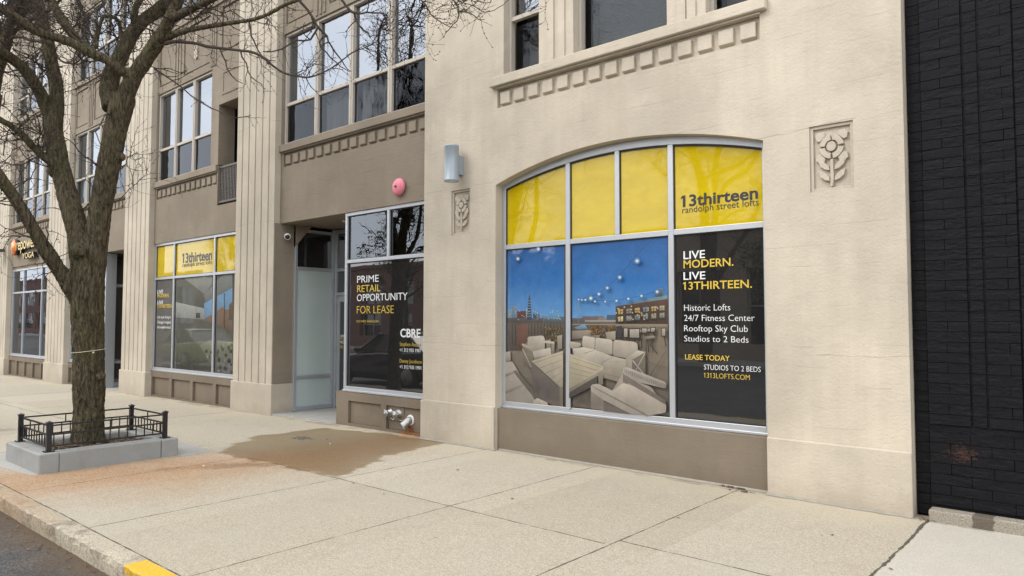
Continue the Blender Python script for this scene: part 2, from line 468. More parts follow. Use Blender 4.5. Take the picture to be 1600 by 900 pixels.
for i in range(nx + 1):
    x = X0 + step * i
    for j in range(ny2 + 1):
        y = Y0 + (Y1 - Y0) * j / ny2
        z = gz(x)
        w = r = 0.0
        if -11.5 < x < -3.5:
            jit = 0.16 * fbm(x * 1.7, y * 1.7, 0, 4) + 0.07 * fbm(x * 7, y * 5, 4, 3)
            w = 1 - smooth(-0.05, 0.06, polyd(x, y, WET) + jit)
            if y < 4.5 and x > -6.35: w = 0
            da, ta = min((segd(x, y, ARM[q], ARM[q + 1])[0], q) for q in range(4))
            w = max(w, (0.62 - 0.13 * ta) * (1 - smooth(0.02, 0.34, da + 0.8 * jit)))
            d = min(segd(x, y, FLOW[k], FLOW[k + 1])[0] for k in range(5))
            wid = 0.55 + 0.35 * smooth(6.5, 3.0, y)
            r = (1 - smooth(0.1 * wid, 1.9 * wid, d + 0.35 * fbm(x * 1.1, y * 1.1, 2, 4))) * (0.55 + 0.45 * smooth(6.9, 3.6, y))
            r = max(r, (1 - smooth(0.05, 0.5, math.hypot(x + 7.75, (y - 6.8) * 1.3) + 0.1 * fbm(x * 5, y * 5))) * 1.0)
        pv.v.append((x, y, z)); wet.append(w); rust.append(max(0, r))
m1 = ny2 + 1
for i in range(nx):
    for j in range(ny2):
        pv.f.append((i * m1 + j, (i + 1) * m1 + j, (i + 1) * m1 + j + 1, i * m1 + j + 1)); pv.m.append(0); pv.smooth.append(True)
mp = NT('exposed aggregate pavement')
sx = mp.n('ShaderNodeSeparateXYZ'); mp.l(mp.geo.outputs['Position'], sx.inputs[0])
PX, PY = sx.outputs['X'], sx.outputs['Y']
ag1, pd1 = mp.pebbles(105); ag2, pd2 = mp.pebbles(190)
c = mp.mix(mp.ramp(ag1, 0.0, 1.0), (0.285, 0.253, 0.195), (0.505, 0.46, 0.375))
c = mp.mix(0.35, c, mp.mix(mp.ramp(ag2, 0.0, 1.0), (0.22, 0.19, 0.145), (0.58, 0.53, 0.43)))
c = mp.mix(mp.math('MULTIPLY', mp.ramp(mp.noise(0.8, 4, 0.6), 0.40, 0.66), 0.35), c, (0.40, 0.375, 0.32))
c = mp.mix(mp.math('MULTIPLY', mp.ramp(mp.noise(2.6, 5, 0.7), 0.55, 0.72), 0.25), c, (0.28, 0.235, 0.165))
# slab to slab differences: casting tone per panel
sl1 = mp.math('FLOOR', mp.math('DIVIDE', mp.math('ADD', PX, 34.53), 1.68)); sl2_ = mp.math('FLOOR', mp.math('DIVIDE', mp.math('ADD', PY, -2.13), 2.4))
wn_ = mp.n('ShaderNodeTexWhiteNoise'); wn_.noise_dimensions = '2D'
cxy = mp.n('ShaderNodeCombineXYZ'); mp.l(sl1, cxy.inputs[0]); mp.l(sl2_, cxy.inputs[1]); mp.l(cxy.outputs[0], wn_.inputs['Vector'])
c = mp.mix(1.0, c, mp.ramp(wn_.outputs['Value'], 0.0, 1.0, (0.90, 0.885, 0.85), (1.04, 1.035, 1.02)), 'MULTIPLY')
c = mp.mix(mp.math('MULTIPLY', mp.ramp(mp.noise(17, 4, 0.75), 0.60, 0.72), 0.30), c, (0.235, 0.20, 0.145))
c = mp.mix(mp.math('MULTIPLY', mp.ramp(mp.noise(6, 5, 0.75, (1, 1, 1), 1.0), 0.60, 0.70), 0.22), c, (0.56, 0.53, 0.46))
pdx = mp.math('MULTIPLY', mp.math('ADD', PX, 8.96), 2.6); pdy = mp.math('MULTIPLY', mp.math('SUBTRACT', PY, 5.78), 4.5)
pud = mp.math('LESS_THAN', mp.math('ADD', mp.math('ADD', mp.math('MULTIPLY', pdx, pdx), mp.math('MULTIPLY', pdy, pdy)), mp.math('MULTIPLY', mp.math('SUBTRACT', mp.noise(9, 4, 0.7), 0.5), 1.8)), 0.22)
# warm run-off band at the foot of the wall
foot = mp.ramp(mp.math('ADD', PY, mp.math('MULTIPLY', mp.noise(2, 4, 0.6), 0.6)), 6.5, 7.0) if False else mp.math('MULTIPLY', mp.math('SUBTRACT', mp.math('ADD', PY, mp.math('MULTIPLY', mp.noise(2, 4, 0.6), 0.7)), 6.45), 1.4, True)
c = mp.mix(mp.math('MULTIPLY', foot, 0.5), c, (0.455, 0.40, 0.29))
# the newer slab to the right of x = -1.32 is paler and smoother
jx = mp.math('MULTIPLY', mp.math('SUBTRACT', mp.noise(1.7, 3, 0.6), 0.5), 0.06)
right = mp.math('GREATER_THAN', mp.math('ADD', PX, jx), -1.30)
pale = mp.mix(mp.ramp(ag2, 0.0, 1.0), (0.37, 0.345, 0.29), (0.53, 0.50, 0.435))
pale = mp.mix(mp.math('MULTIPLY', mp.ramp(mp.noise(3, 4, 0.6), 0.45, 0.65), 0.3), pale, (0.42, 0.38, 0.31))
c = mp.mix(right, c, pale)
# rust and water
ru = mp.attr('rust').outputs['Fac']; we0 = mp.attr('wet').outputs['Fac']
we = mp.ramp(mp.math('ADD', we0, mp.math('MULTIPLY', mp.math('SUBTRACT', mp.noise(9, 5, 0.75, (1.0, 2.6, 1)), 0.5), 1.1)), 0.26, 0.78)
rf = mp.math('MULTIPLY', ru, mp.math('ADD', 0.45, mp.math('MULTIPLY', mp.noise(3, 4, 0.6), 0.6)), True)
c = mp.mix(rf, c, mp.mix(ag1, (0.20, 0.105, 0.042), (0.46, 0.275, 0.145)))
c = mp.mix(mp.math('MULTIPLY', we, 0.80), c, mp.mix(1.0, c, (0.47, 0.375, 0.235), 'MULTIPLY'))
c = mp.mix(mp.math('MULTIPLY', pud, 0.6), c, (0.045, 0.04, 0.033))
# joints
def joint(coord, at, w, wob=0.015, other=None, lo=None, hi=None, sharp=0.5):
    d = mp.math('ABSOLUTE', mp.math('SUBTRACT', mp.math('ADD', coord, mp.math('MULTIPLY', mp.math('SUBTRACT', mp.noise(1.7, 3, 0.6), 0.5), wob * 2)), at))
    wn = mp.math('MULTIPLY', mp.ramp(mp.noise(5.5, 4, 0.7), 0.28, 0.70), w * 1.6)
    k = mp.math('LESS_THAN', d, wn)
    if other is not None:
        k = mp.math('MULTIPLY', k, mp.math('MULTIPLY', mp.math('GREATER_THAN', other, lo), mp.math('LESS_THAN', other, hi)))
    return k
jn = [joint(PX, -6.33, 0.0075), joint(PX, -4.65, 0.007), joint(PX, -2.96, 0.0075), joint(PX, -8.2, 0.007, 0.02, PY, 2.1, 4.5),
      joint(PX, -12.7, 0.010, 0.02), joint(PX, -16.2, 0.010, 0.02), joint(PX, -19.6, 0.012, 0.02), joint(PX, -10.9, 0.007, 0.02, PY, 2.1, 4.5),
      joint(PY, 4.52, 0.0075, 0.02, PX, -8.2, -3.0), joint(PY, 4.66, 0.0075, 0.02, PX, -2.96, -1.3), joint(PY, 4.30, 0.0085, 0.02, PX, -34.0, -11.0),
      joint(PX, -1.315, 0.013, 0.03), joint(PY, 2.145, 0.0065, 0.006), joint(PY, 4.4, 0.006, 0.02, PX, -0.2, 5.0), joint(PX, 0.6, 0.008)]
J = jn[0]
for k in jn[1:]: J = mp.math('MAXIMUM', J, k)
c = mp.mix(mp.math('MULTIPLY', J, 0.88), c, (0.05, 0.041, 0.031))
wall_d = mp.math('MULTIPLY', mp.math('GREATER_THAN', mp.math('ADD', PY, mp.math('MULTIPLY', mp.math('SUBTRACT', mp.noise(6, 5, 0.75), 0.5), 0.10)), 6.765), mp.ramp(mp.noise(3, 4, 0.7), 0.42, 0.6))
c = mp.mix(mp.math('MULTIPLY', wall_d, 0.45), c, (0.13, 0.11, 0.08))
# gum spots and specks
vo = mp.n('ShaderNodeTexVoronoi'); vo.inputs['Scale'].default_value = 2.3; mp.l(mp.pos((1, 1, 0)), vo.inputs['Vector'])
vd = mp.math('ADD', vo.outputs['Distance'], mp.math('MULTIPLY', mp.noise(30, 3, 0.6), 0.02))
c = mp.mix(mp.math('MULTIPLY', mp.math('LESS_THAN', vd, 0.042), 0.55), c, (0.12, 0.105, 0.08))
vo2 = mp.n('ShaderNodeTexVoronoi'); vo2.inputs['Scale'].default_value = 4.1; mp.l(mp.pos((1, 1.4, 0)), vo2.inputs['Vector'])
vd2 = mp.math('ADD', vo2.outputs['Distance'], mp.math('MULTIPLY', mp.noise(24, 4, 0.7), 0.10))
c = mp.mix(mp.math('MULTIPLY', mp.math('LESS_THAN', vd2, 0.075), 0.5), c, (0.10, 0.085, 0.06))
rough = mp.math('SUBTRACT', mp.math('SUBTRACT', 0.88, mp.math('MULTIPLY', we, 0.42)), mp.math('MULTIPLY', pud, 0.34))
hh = mp.math('SUBTRACT', mp.math('SUBTRACT', mp.math('MULTIPLY', ag1, 0.5), mp.math('MULTIPLY', pd1, 0.8)), mp.math('MULTIPLY', J, 3.0))
pave_mat = mp.set(c, rough, mp.bump(hh, 0.45, 0.006), 0.3)
po = pv.build('pavement', pave_mat)
for nm, arr in (('wet', wet), ('rust', rust)):
    a = po.data.attributes.new(nm, 'FLOAT', 'POINT'); a.data.foreach_set('value', arr)
struct(po)

# pale concrete collar beside the planter
mpad = NT('smooth grey concrete')
cpad = mpad.mix(mpad.noise(5, 5, 0.7), (0.27, 0.265, 0.245), (0.42, 0.41, 0.38))
mpad.set(cpad, 0.85, mpad.bump(mpad.noise(60, 3, 0.6), 0.25, 0.005), 0.25)
pad = MB()
za = 0.006
pad.prism_z([(-10.75, 2.25), (-8.99, 2.47), (-8.97, 4.0), (-8.85, 4.05), (-8.97, 4.47), (-10.75, 4.52)], -0.05 + gz(-9.5), za + gz(-9.5))
struct(pad.build('concrete_apron', mpad.mat))

# ------------------------------------------------------------------ lettering
_fc = {}
def glyphs(s, bold):
    key = (s, bold)
    if key in _fc: return _fc[key]
    cu = bpy.data.curves.new('letters', 'FONT')
    cu.body = s; cu.size = 1.0; cu.offset = bold; cu.resolution_u = 3
    ob = bpy.data.objects.new('letters', cu); COL.objects.link(ob)
    dg = bpy.context.evaluated_depsgraph_get(); dg.update()
    me = bpy.data.meshes.new_from_object(ob.evaluated_get(dg))
    vs = [(v.co.x, v.co.y) for v in me.vertices]; fs = [tuple(p.vertices) for p in me.polygons]
    if '1' in s and s != '1':                                      # give the bare figure 1 its flag
        for i, ch in enumerate(s):
            if ch != '1': continue
            cu.body = s[:i + 1]; dg.update()
            m2 = bpy.data.meshes.new_from_object(ob.evaluated_get(bpy.context.evaluated_depsgraph_get()))
            xr = max(v.co.x for v in m2.vertices); tp = max(v.co.y for v in m2.vertices if v.co.x > xr - 0.1); bpy.data.meshes.remove(m2)
            xl = xr - 0.085 - 2 * bold; k = len(vs)
            vs += [(xl, tp), (xl - 0.12, tp - 0.10), (xl - 0.12, tp - 0.185 - bold), (xl, tp - 0.13 - bold)]
            fs.append((k, k + 1, k + 2, k + 3))
    bpy.data.objects.remove(ob); bpy.data.meshes.remove(me); bpy.data.curves.remove(cu)
    _fc[key] = (vs, fs); return vs, fs
_hv = [p[1] for p in glyphs('H', 0.0)[0]]
CAP = max(_hv)
def lettering(s, u0, vb, vt, u1, y, mat, parent, bold=0.0, depth=0.002, name='lettering', mats2=None, horiz='y'):
    """text with its baseline start at pixel (u0, vb), cap height from vb to vt, right end at u1, on the plane y (or x)"""
    vs, fs = glyphs(s, bold)
    mn = min(p[0] for p in vs); mx = max(p[0] for p in vs)
    if horiz == 'y':
        a, z0 = on_y(u0, vb, y); _, z1 = on_y(u0, vt, y); b, _ = on_y(u1, vb, y)
    k = (b - a) / (mx - mn); kz = (z1 - z0) / CAP
    mb = MB()
    P = [(a + (p[0] - mn) * k, z0 + p[1] * kz) for p in vs]
    n = len(P)
    mb.add([(x, y, z) for x, z in P] + [(x, y + depth, z) for x, z in P], [], 0)
    edge = {}
    for f in fs:
        mb.f.append(f); mb.m.append(0); mb.smooth.append(False)
        for i in range(len(f)):
            e = (f[i], f[(i + 1) % len(f)])
            edge[e] = edge.get(e, 0) + 1
    for (p, q) in edge:
        if (q, p) not in edge:
            mb.f.append((p, p + n, q + n, q)); mb.m.append(1 if mats2 else 0); mb.smooth.append(False)
    return mb.build(name, [mat, mats2] if mats2 else mat, parent)

# ------------------------------------------------------------------ the loft building
W, PL, S = 6.83, 6.80, 6.95          # wall face, plinth face, spandrel face
SF, SG = 6.975, 7.015                # storefront frame face and glass
UF, UG = 6.985, 7.035                # upper window frame face and glass
TOP = 12.4
B = thing('loft_building', (-10.0, 9.0, 0.0), 'long cream and tan concrete loft building with fluted pilasters and film covered shop windows', 'building')

def wall_grid(mb, x0, x1, z0, z1, holes, yf, yb, mi=0):
    xs = sorted({x0, x1, *[h[0] for h in holes], *[h[1] for h in holes]})
    zs = sorted({z0, z1, *[h[2] for h in holes], *[h[3] for h in holes]})
    xs = [x for x in xs if x0 <= x <= x1]; zs = [z for z in zs if z0 <= z <= z1]
    def solid(i, j):
        if i < 0 or j < 0 or i >= len(xs) - 1 or j >= len(zs) - 1: return False
        cx, cz = (xs[i] + xs[i + 1]) / 2, (zs[j] + zs[j + 1]) / 2
        return not any(h[0] < cx < h[1] and h[2] < cz < h[3] for h in holes)
    for i in range(len(xs) - 1):
        for j in range(len(zs) - 1):
            if not solid(i, j): continue
            a, b, c_, d = xs[i], xs[i + 1], zs[j], zs[j + 1]
            mb.add([(a, yf, c_), (b, yf, c_), (b, yf, d), (a, yf, d)], [(0, 1, 2, 3)], mi)
            for (di, dj, q) in ((-1, 0, [(a, yf, c_), (a, yf, d), (a, yb, d), (a, yb, c_)]), (1, 0, [(b, yf, d), (b, yf, c_), (b, yb, c_), (b, yb, d)]),
                                (0, -1, [(b, yf, c_), (a, yf, c_), (a, yb, c_), (b, yb, c_)]), (0, 1, [(a, yf, d), (b, yf, d), (b, yb, d), (a, yb, d)])):
                if not solid(i + di, j + dj): mb.add(q, [(0, 1, 2, 3)], mi)

def arch_pts(x0, x1, zs, rise, n=28):
    h = (x1 - x0) / 2; R = (h * h + rise * rise) / (2 * rise); cx = (x0 + x1) / 2; cz = zs + rise - R
    a = math.asin(h / R)
    return [(cx + R * math.sin(-a + 2 * a * i / n), cz + R * math.cos(-a + 2 * a * i / n)) for i in range(n + 1)]

# tower wall
AX0, AX1 = -6.205, -2.665
PLQ = [(-7.03, -6.67, 2.83, 3.45), (-2.225, -1.84, 2.86, 3.48)]
UW = [(-6.07, -5.48), (-4.95, -3.70), (-3.25, -2.72)]
tw = MB()
holes = [(AX0, AX1, -0.3, 3.80), (-6.18, -2.68, 4.44, 4.69)] + PLQ + [(a, b, 4.83, 6.95) for a, b in UW] + [(a, b, 8.35, 10.4) for a, b in UW]
wall_grid(tw, -7.53, -1.43, -0.3, TOP, holes, W, 7.35)
ap = arch_pts(AX0, AX1, 3.43, 0.288)
for i in range(len(ap) - 1):                                       # the arch head
    a, b = ap[i], ap[i + 1]
    tw.add([(a[0], W, a[1]), (b[0], W, b[1]), (b[0], W, 3.80), (a[0], W, 3.80), (a[0], 7.3, a[1]), (b[0], 7.3, b[1])],
           [(0, 1, 2, 3), (0, 4, 5, 1)])
tw.box(-7.60, -7.531, W + 0.012, 7.3, -0.3, TOP)                    # thin set-back arris
tw.box(-7.6, -1.45, 7.36, 16, -0.3, TOP)
for x0, x1 in UW[:2]:                                               # ribs between the upper windows
    r0 = x1 + 0.10; r1 = {-5.48: -5.02, -3.70: -3.35}[x1]
    for k in range(2):
        c0 = r0 + (r1 - r0) * (0.12 + 0.46 * k)
        tw.box(c0, c0 + 0.10, W - 0.022, W - 0.0, 4.86, 7.0)
tw.build('corner_wall', M['cream'], B)
# dentil band and sill of the tower
def dentils(mb, x0, x1, z0, z1, yf, yb, pitch=0.2333, wd=0.158, mi=0):
    n = max(1, round((x1 - x0) / pitch)); p = (x1 - x0) / n
    for i in range(n):
        a = x0 + p * i + (p - wd) / 2
        zb, zt = z0 + 0.028, z1 - 0.05
        mb.add([(a, yf, zb + 0.02), (a + wd, yf, zb + 0.02), (a + wd, yf, zt), (a, yf, zt), (a, yb, zb), (a + wd, yb, zb), (a + wd, yb, zt), (a, yb, zt)],
               [(0, 1, 2, 3), (0, 4, 5, 1), (1, 5, 6, 2), (2, 6, 7, 3), (3, 7, 4, 0)], mi)
db = MB()
db.box(-6.18, -2.68, W + 0.05, W + 0.3, 4.44, 4.69)
dentils(db, -6.17, -2.69, 4.44, 4.69, W + 0.006, W + 0.05)
db.build('dentil_band', M['cream'], B, 0.006)
sl = MB(); sl.box(-6.26, -2.60, W - 0.075, W + 0.0, 4.715, 4.838); sl.box(-6.19, -2.67, W - 0.03, W, 4.69, 4.714)
sl.build('sill', M['cream'], B, 0.010)
# plinths
for x0, x1, zt in ((-7.53, -6.205, 0.555), (-2.665, -1.425, 0.548)):
    p = MB(); p.box(x0, x1, PL, W, -0.3, zt)
    if x0 < -7: p.box(-7.625, -7.531, PL + 0.015, W + 0.01, -0.3, zt - 0.01)
    p.build('plinth', M['plinth'], B, 0.012)
# carved flower plaques
def plaque(x0, x1, z0, z1):
    p = MB()
    p.box(x0, x1, W + 0.045, W + 0.3, z0, z1)
    t = 0.03
    for a, b, c_, d in ((x0, x0 + t, z0, z1), (x1 - t, x1, z0, z1), (x0 + t, x1 - t, z1 - t, z1), (x0 + t, x1 - t, z0, z0 + t)):
        p.box(a, b, W + 0.018, W + 0.045, c_, d)
    cx = (x0 + x1) / 2; cz = z0 + (z1 - z0) * 0.66; s = (x1 - x0) / 0.385
    yb, yf = W + 0.044, W + 0.006
    def blob(pts, y=yf): p.prism([(cx + a * s, cz + b * s) for a, b in pts], y, yb)
    blob([(0.042 * math.cos(i * PI / 8), 0.046 * math.sin(i * PI / 8)) for i in range(16)], yf - 0.004)
    for k in range(4):
        a0 = k * PI / 2 + 0.10; a1 = (k + 1) * PI / 2 - 0.10
        n = 6
        arc = [(r * math.cos(a0 + (a1 - a0) * i / n), r * 1.05 * math.sin(a0 + (a1 - a0) * i / n)) for r, rng in ((0.058, range(n + 1)), (0.108, range(n, -1, -1))) for i in rng]
        blob(arc, yf + 0.004)
        c0 = (k + 0.5) * PI / 2
        tip = [(0.118, -0.30), (0.150, -0.34), (0.185, -0.10), (0.178, 0.0), (0.185, 0.10), (0.150, 0.34), (0.118, 0.30)]
        blob([(min(0.145, max(-0.145, r * math.cos(c0 + t_))), r * 1.02 * math.sin(c0 + t_)) for r, t_ in tip], yf + 0.010)
    blob([(-0.013, -0.12), (0.013, -0.12), (0.016, -0.30), (0.004, -0.375), (-0.016, -0.37), (-0.013, -0.30)], yf + 0.002)
    for sg in (-1, 1):
        for zz in (-0.165, -0.265):
            leaf = [(0.02 * sg, zz - 0.055), (0.06 * sg, zz - 0.045), (0.105 * sg, zz - 0.01), (0.118 * sg, zz + 0.05), (0.075 * sg, zz + 0.032), (0.025 * sg, zz - 0.015)]
            blob(leaf, yf + 0.006)
    return p.build('flower_plaque', M['plinth'], B, 0.004)
for q in PLQ: plaque(*q)

# upper windows
def upper_window(x0, x1, z0, z1, panes, yF=UF, mat='almond', meet=0.36, parent=B, blinds=(), curtains=()):
    """double-hung units side by side: outer frame, a sash pair per unit"""
    f = MB(); t = 0.045
    f.box(x0, x0 + t, yF, yF + 0.08, z0, z1); f.box(x1 - t, x1, yF, yF + 0.08, z0, z1)
    f.box(x0 + t, x1 - t, yF, yF + 0.08, z1 - t, z1); f.box(x0 + t, x1 - t, yF - 0.004, yF + 0.08, z0, z0 + t * 0.8)
    wd = (x1 - x0) / panes
    for k in range(1, panes):
        c0 = x0 + wd * k
        f.box(c0 - 0.05, c0 + 0.05, yF - 0.004, yF + 0.08, z0 + t * 0.8, z1 - t)
        f.box(c0 - 0.012, c0 + 0.012, yF - 0.012, yF - 0.0045, z0 + t * 0.8, z1 - t)
    zm = z0 + (z1 - z0) * meet if meet else None
    root = f.build('window', M[mat], parent, 0.004)
    g1 = MB(); g2 = MB(); rl = MB(); bk = MB(); bl = MB()
    for k in range(panes):
        a = x0 + wd * k + (t if k == 0 else 0.05); b = x0 + wd * (k + 1) - (t if k == panes - 1 else 0.05)
        if zm:
            rl.box(a, b, yF + 0.006, yF + 0.07, zm - 0.025, zm + 0.03)
            g1.add([(a, UG + 0.012, zm + 0.03), (b, UG + 0.012, zm + 0.03), (b, UG + 0.012, z1 - t), (a, UG + 0.012, z1 - t)], [(0, 1, 2, 3)])
            g2.add([(a, UG - 0.008, z0 + t * 0.8), (b, UG - 0.008, z0 + t * 0.8), (b, UG - 0.008, zm - 0.025), (a, UG - 0.008, zm - 0.025)], [(0, 1, 2, 3)])
        else:
            g2.add([(a, UG, z0 + t), (b, UG, z0 + t), (b, UG, z1 - t), (a, UG, z1 - t)], [(0, 1, 2, 3)])
        if k in blinds:
            zz = z1 - t
            while zz > z0 + 0.1:
                bl.box(a + 0.01, b - 0.01, UG + 0.09, UG + 0.105, zz - 0.019, zz)
                zz -= 0.024
    for k in curtains:
        a = x0 + wd * k + 0.06; b = x0 + wd * (k + 1) - 0.06
        cu_ = MB(); nn = 44
        for q in range(nn + 1):
            t_ = q / nn; xx = a + (b - a) * t_
            yy = UG + 0.13 + 0.03 * math.sin(t_ * 38 + 1.5 * math.sin(t_ * 9 + k)); y2 = UG + 0.13 + 0.035 * math.sin(t_ * 38 + 0.9 + 1.9 * math.sin(t_ * 7 + k))
            cu_.v += [(xx, y2, z0 + 0.05), (xx, yy, z1 - 0.1)]
        for q in range(nn): cu_.f.append((2 * q, 2 * q + 2, 2 * q + 3, 2 * q + 1)); cu_.m.append(0); cu_.smooth.append(True)
        cu_.build('curtain', M['blind'], root)
    bk.box(x0, x1, UG + 0.5, UG + 0.52, z0, z1)
    for a in (x0 - 0.02, x1): bk.box(a, a + 0.02, UG + 0.06, UG + 0.52, z0, z1)
    if zm:
        rl.build('meeting_rail', M[mat], root, 0.003)
        g1.build('pane', M['glass'], root)
    g2.build('lower_pane', M['lowglass'], root)
    bk.build('room', M['dark'], root)
    if blinds: bl.build('blind', M['blind'], root)
    return root

# wing: pilasters, bays
PILS = [(-12.97, -11.60), (-18.36, -16.96), (-23.98, -22.42), (-29.55, -28.05)]
BAYS = [(-11.60, -7.60), (-16.96, -12.97), (-22.42, -18.36), (-28.05, -23.98)]
for x0, x1 in PILS:
    w = x1 - x0
    pts = [(x0, 7.3), (x0, W)]
    for fr in (0.15, 0.325, 0.5, 0.675, 0.85):
        c0 = x0 + w * fr
        pts += [(c0 - 0.022, W), (c0 - 0.014, W + 0.03), (c0 + 0.014, W + 0.03), (c0 + 0.022, W)]
    pts += [(x1, W), (x1, 7.3)]
    p = MB(); p.prism_z(pts, 0.56 + gz(x0), TOP); p.build('pilaster', M['pil'], B)
    p = MB(); p.box(x0 - 0.035, x1 + 0.05, PL, 7.29, -0.4, 0.56 + gz(x0)); p.build('plinth', M['plinth'], B, 0.012)

def recess_panel(mb, x0, x1, z0, z1, y, d=0.03, t=0.03):
    pass
def spandrel(x0, x1, niche=None):
    s = MB(); zb, zt = 3.42, 4.83
    nx0 = niche[0] if niche else x1
    hol = [(x0 + 0.09, nx0 - 0.03, 4.44, 4.69)]
    zlo = 4.0 if niche else None
    if niche: hol.append((niche[0], niche[1] + 1, 4.0, 6.08))
    wall_grid(s, x0, x1, zb, zt, hol, S, 7.4)
    o = s.build('spandrel', M['tan'], B)
    d = MB(); d.box(x0 + 0.09, nx0 - 0.03, S + 0.04, S + 0.2, 4.44, 4.69)
    dentils(d, x0 + 0.10, nx0 - 0.04, 4.44, 4.69, S + 0.003, S + 0.04, 0.235, 0.155)
    d.build('dentil_band', M['trim'], o, 0.005)
    q = MB(); q.box(x0, nx0 - 0.002, S - 0.045, S, 4.715, 4.845); q.box(x0, nx0 - 0.002, S - 0.018, S, 4.69, 4.714)
    q.build('sill', M['trim'], o, 0.010)
    return o
def head_panels(x0, x1, z0, z1, niche=None, ear=True):
    """panelled spandrel between two storeys: recessed panels, triple reeds, a wheat ornament"""
    s = MB()
    nx0 = niche[0] - 0.10 if niche else x1
    L = nx0 - x0
    ps = [(x0 + 0.10, x0 + L * 0.265), (x0 + L * 0.46, x0 + L * 0.88)] if niche else [(x0 + 0.10, x0 + L * 0.24), (x0 + L * 0.36, x0 + L * 0.64), (x0 + L * 0.76, x1 - 0.10)]
    hol = [(a, b, z0 + 0.16, z1 - 0.10) for a, b in ps]
    if niche: hol.append((niche[0] + 0.06, niche[1] - 0.05, z0 + 0.25, z1 - 0.10))
    wall_grid(s, x0, x1, z0, z1, hol, S, 7.4)
    for h in hol:
        s.box(h[0], h[1], S + 0.035, S + 0.1, h[2], h[3])
        s.box(h[0] + 0.035, h[1] - 0.035, S + 0.016, S + 0.035, h[2] + 0.035, h[3] - 0.035)
    reeds = [(ps[0][1], ps[1][0])] + ([(ps[1][1], nx0 + 0.02)] if niche else [(ps[1][1], ps[2][0])])
    for a, b in reeds:
        for k in range(3):
            c0 = a + (b - a) * (0.26 + 0.24 * k)
            s.box(c0 - 0.032, c0 + 0.032, S - 0.02, S, z0 + 0.05, z1 - 0.02)
    o = s.build('panelled_spandrel', M['tan'], B, 0.004, 1)
    wpan = ps[1]; cx = (wpan[0] + wpan[1]) / 2 - 0.02
    e = MB(); zc = z0 + (z1 - z0) * 0.30
    for k in range(6):
        for sg in (-1, 1):
            z = zc + 0.085 * k
            e.prism([(cx, z), (cx + sg * 0.07, z + 0.05), (cx + sg * 0.075, z + 0.12), (cx + sg * 0.01, z + 0.08)], S - 0.016 - 0.003 * (k % 2), S + 0.016)
    e.prism([(cx - 0.03, zc + 0.5), (cx, zc + 0.62), (cx + 0.03, zc + 0.5)], S - 0.01, S + 0.016)
    e.build('wheat_ornament', M['pil'], o)
    return o
NICHE = (-13.98, -13.0)
sp = [spandrel(*BAYS[0]), spandrel(BAYS[1][0], BAYS[1][1], NICHE), spandrel(*BAYS[2]), spandrel(*BAYS[3])]
for k, (x0, x1) in enumerate(BAYS):
    ni = NICHE if k == 1 else None
    head_panels(x0, x1, 6.90, 8.20, ni)
    s2 = MB(); s2.box(x0, x1, S - 0.04, 7.3, 8.201, 8.33); s2.build('sill', M['trim'], B, 0.01)
    head_panels(x0, x1, 10.3, TOP, ni)
    xe = ni[0] - 0.36 if ni else x1 - (0.02 if k == 0 else 0.42 if k == 2 else 0.30)
    for a, b in ((x0, x0 + 0.05), (xe + 0.04, ni[0] if ni else x1)):
        jb = MB(); jb.box(a, b, S, 7.3, 4.846, 6.899); jb.build('window_jamb', M['tan'], B)
    np_ = {0: 4, 1: 3, 2: 4, 3: 4}[k]
    upper_window(x0 + 0.051, xe + 0.039, 4.846, 6.898, np_, blinds={0: (), 1: (), 2: (0,), 3: (1,)}[k], curtains={0: (1, 2), 1: (), 2: (2,), 3: ()}[k])
    upper_window(x0 + 0.051, x1 - 0.06, 8.331, 10.29, np_, blinds=(0,))
for k, (a, b) in enumerate(UW):
    upper_window(a, b, 4.83, 6.95, 1, yF=W + 0.10, meet=0.37 if k != 1 else None, blinds=(0,) if k == 1 else ())
    upper_window(a, b, 8.35, 10.4, 1, yF=W + 0.10)
# balcony niche of the second bay
ni = MB()
x0, x1 = NICHE[0], -12.96
ni.box(x0, x1, 7.9, 8.0, 4.0, 6.2); ni.box(x0 - 0.06, x0 - 0.001, 7.401, 8.0, 4.0, 6.2); ni.box(x0, x1, S + 0.002, 7.899, 3.9, 3.999)
ni.box(x0, x1, S, 7.9, 6.081, 6.899)
ni.box(x0 + 0.12, x1 - 0.2, S - 0.012, S - 0.0005, 6.26, 6.32); ni.box(x0 + 0.12, x1 - 0.2, S - 0.012, S - 0.0005, 6.70, 6.76)
ni.box(x0 + 0.12, x0 + 0.18, S - 0.012, S - 0.0005, 6.321, 6.699); ni.box(x1 - 0.26, x1 - 0.2, S - 0.012, S - 0.0005, 6.321, 6.699)
nic = ni.build('balcony_niche', M['tan'], B)
rl = MB()
rl.box(x0 + 0.01, x1, S + 0.02, S + 0.06, 4.76, 4.80); rl.box(x0 + 0.01, x1, S + 0.02, S + 0.06, 4.05, 4.09)
k = 0
xx = x0 + 0.03
while xx < x1:
    rl.box(xx, xx + 0.025, S + 0.03, S + 0.042, 4.09, 4.76); xx += 0.062
for j in range(10):
    z = 4.13 + j * 0.066
    rl.box(x0 + 0.01, x1, S + 0.0421, S + 0.05, z, z + 0.026)
rl.build('lattice_railing', M['lattice'], nic)

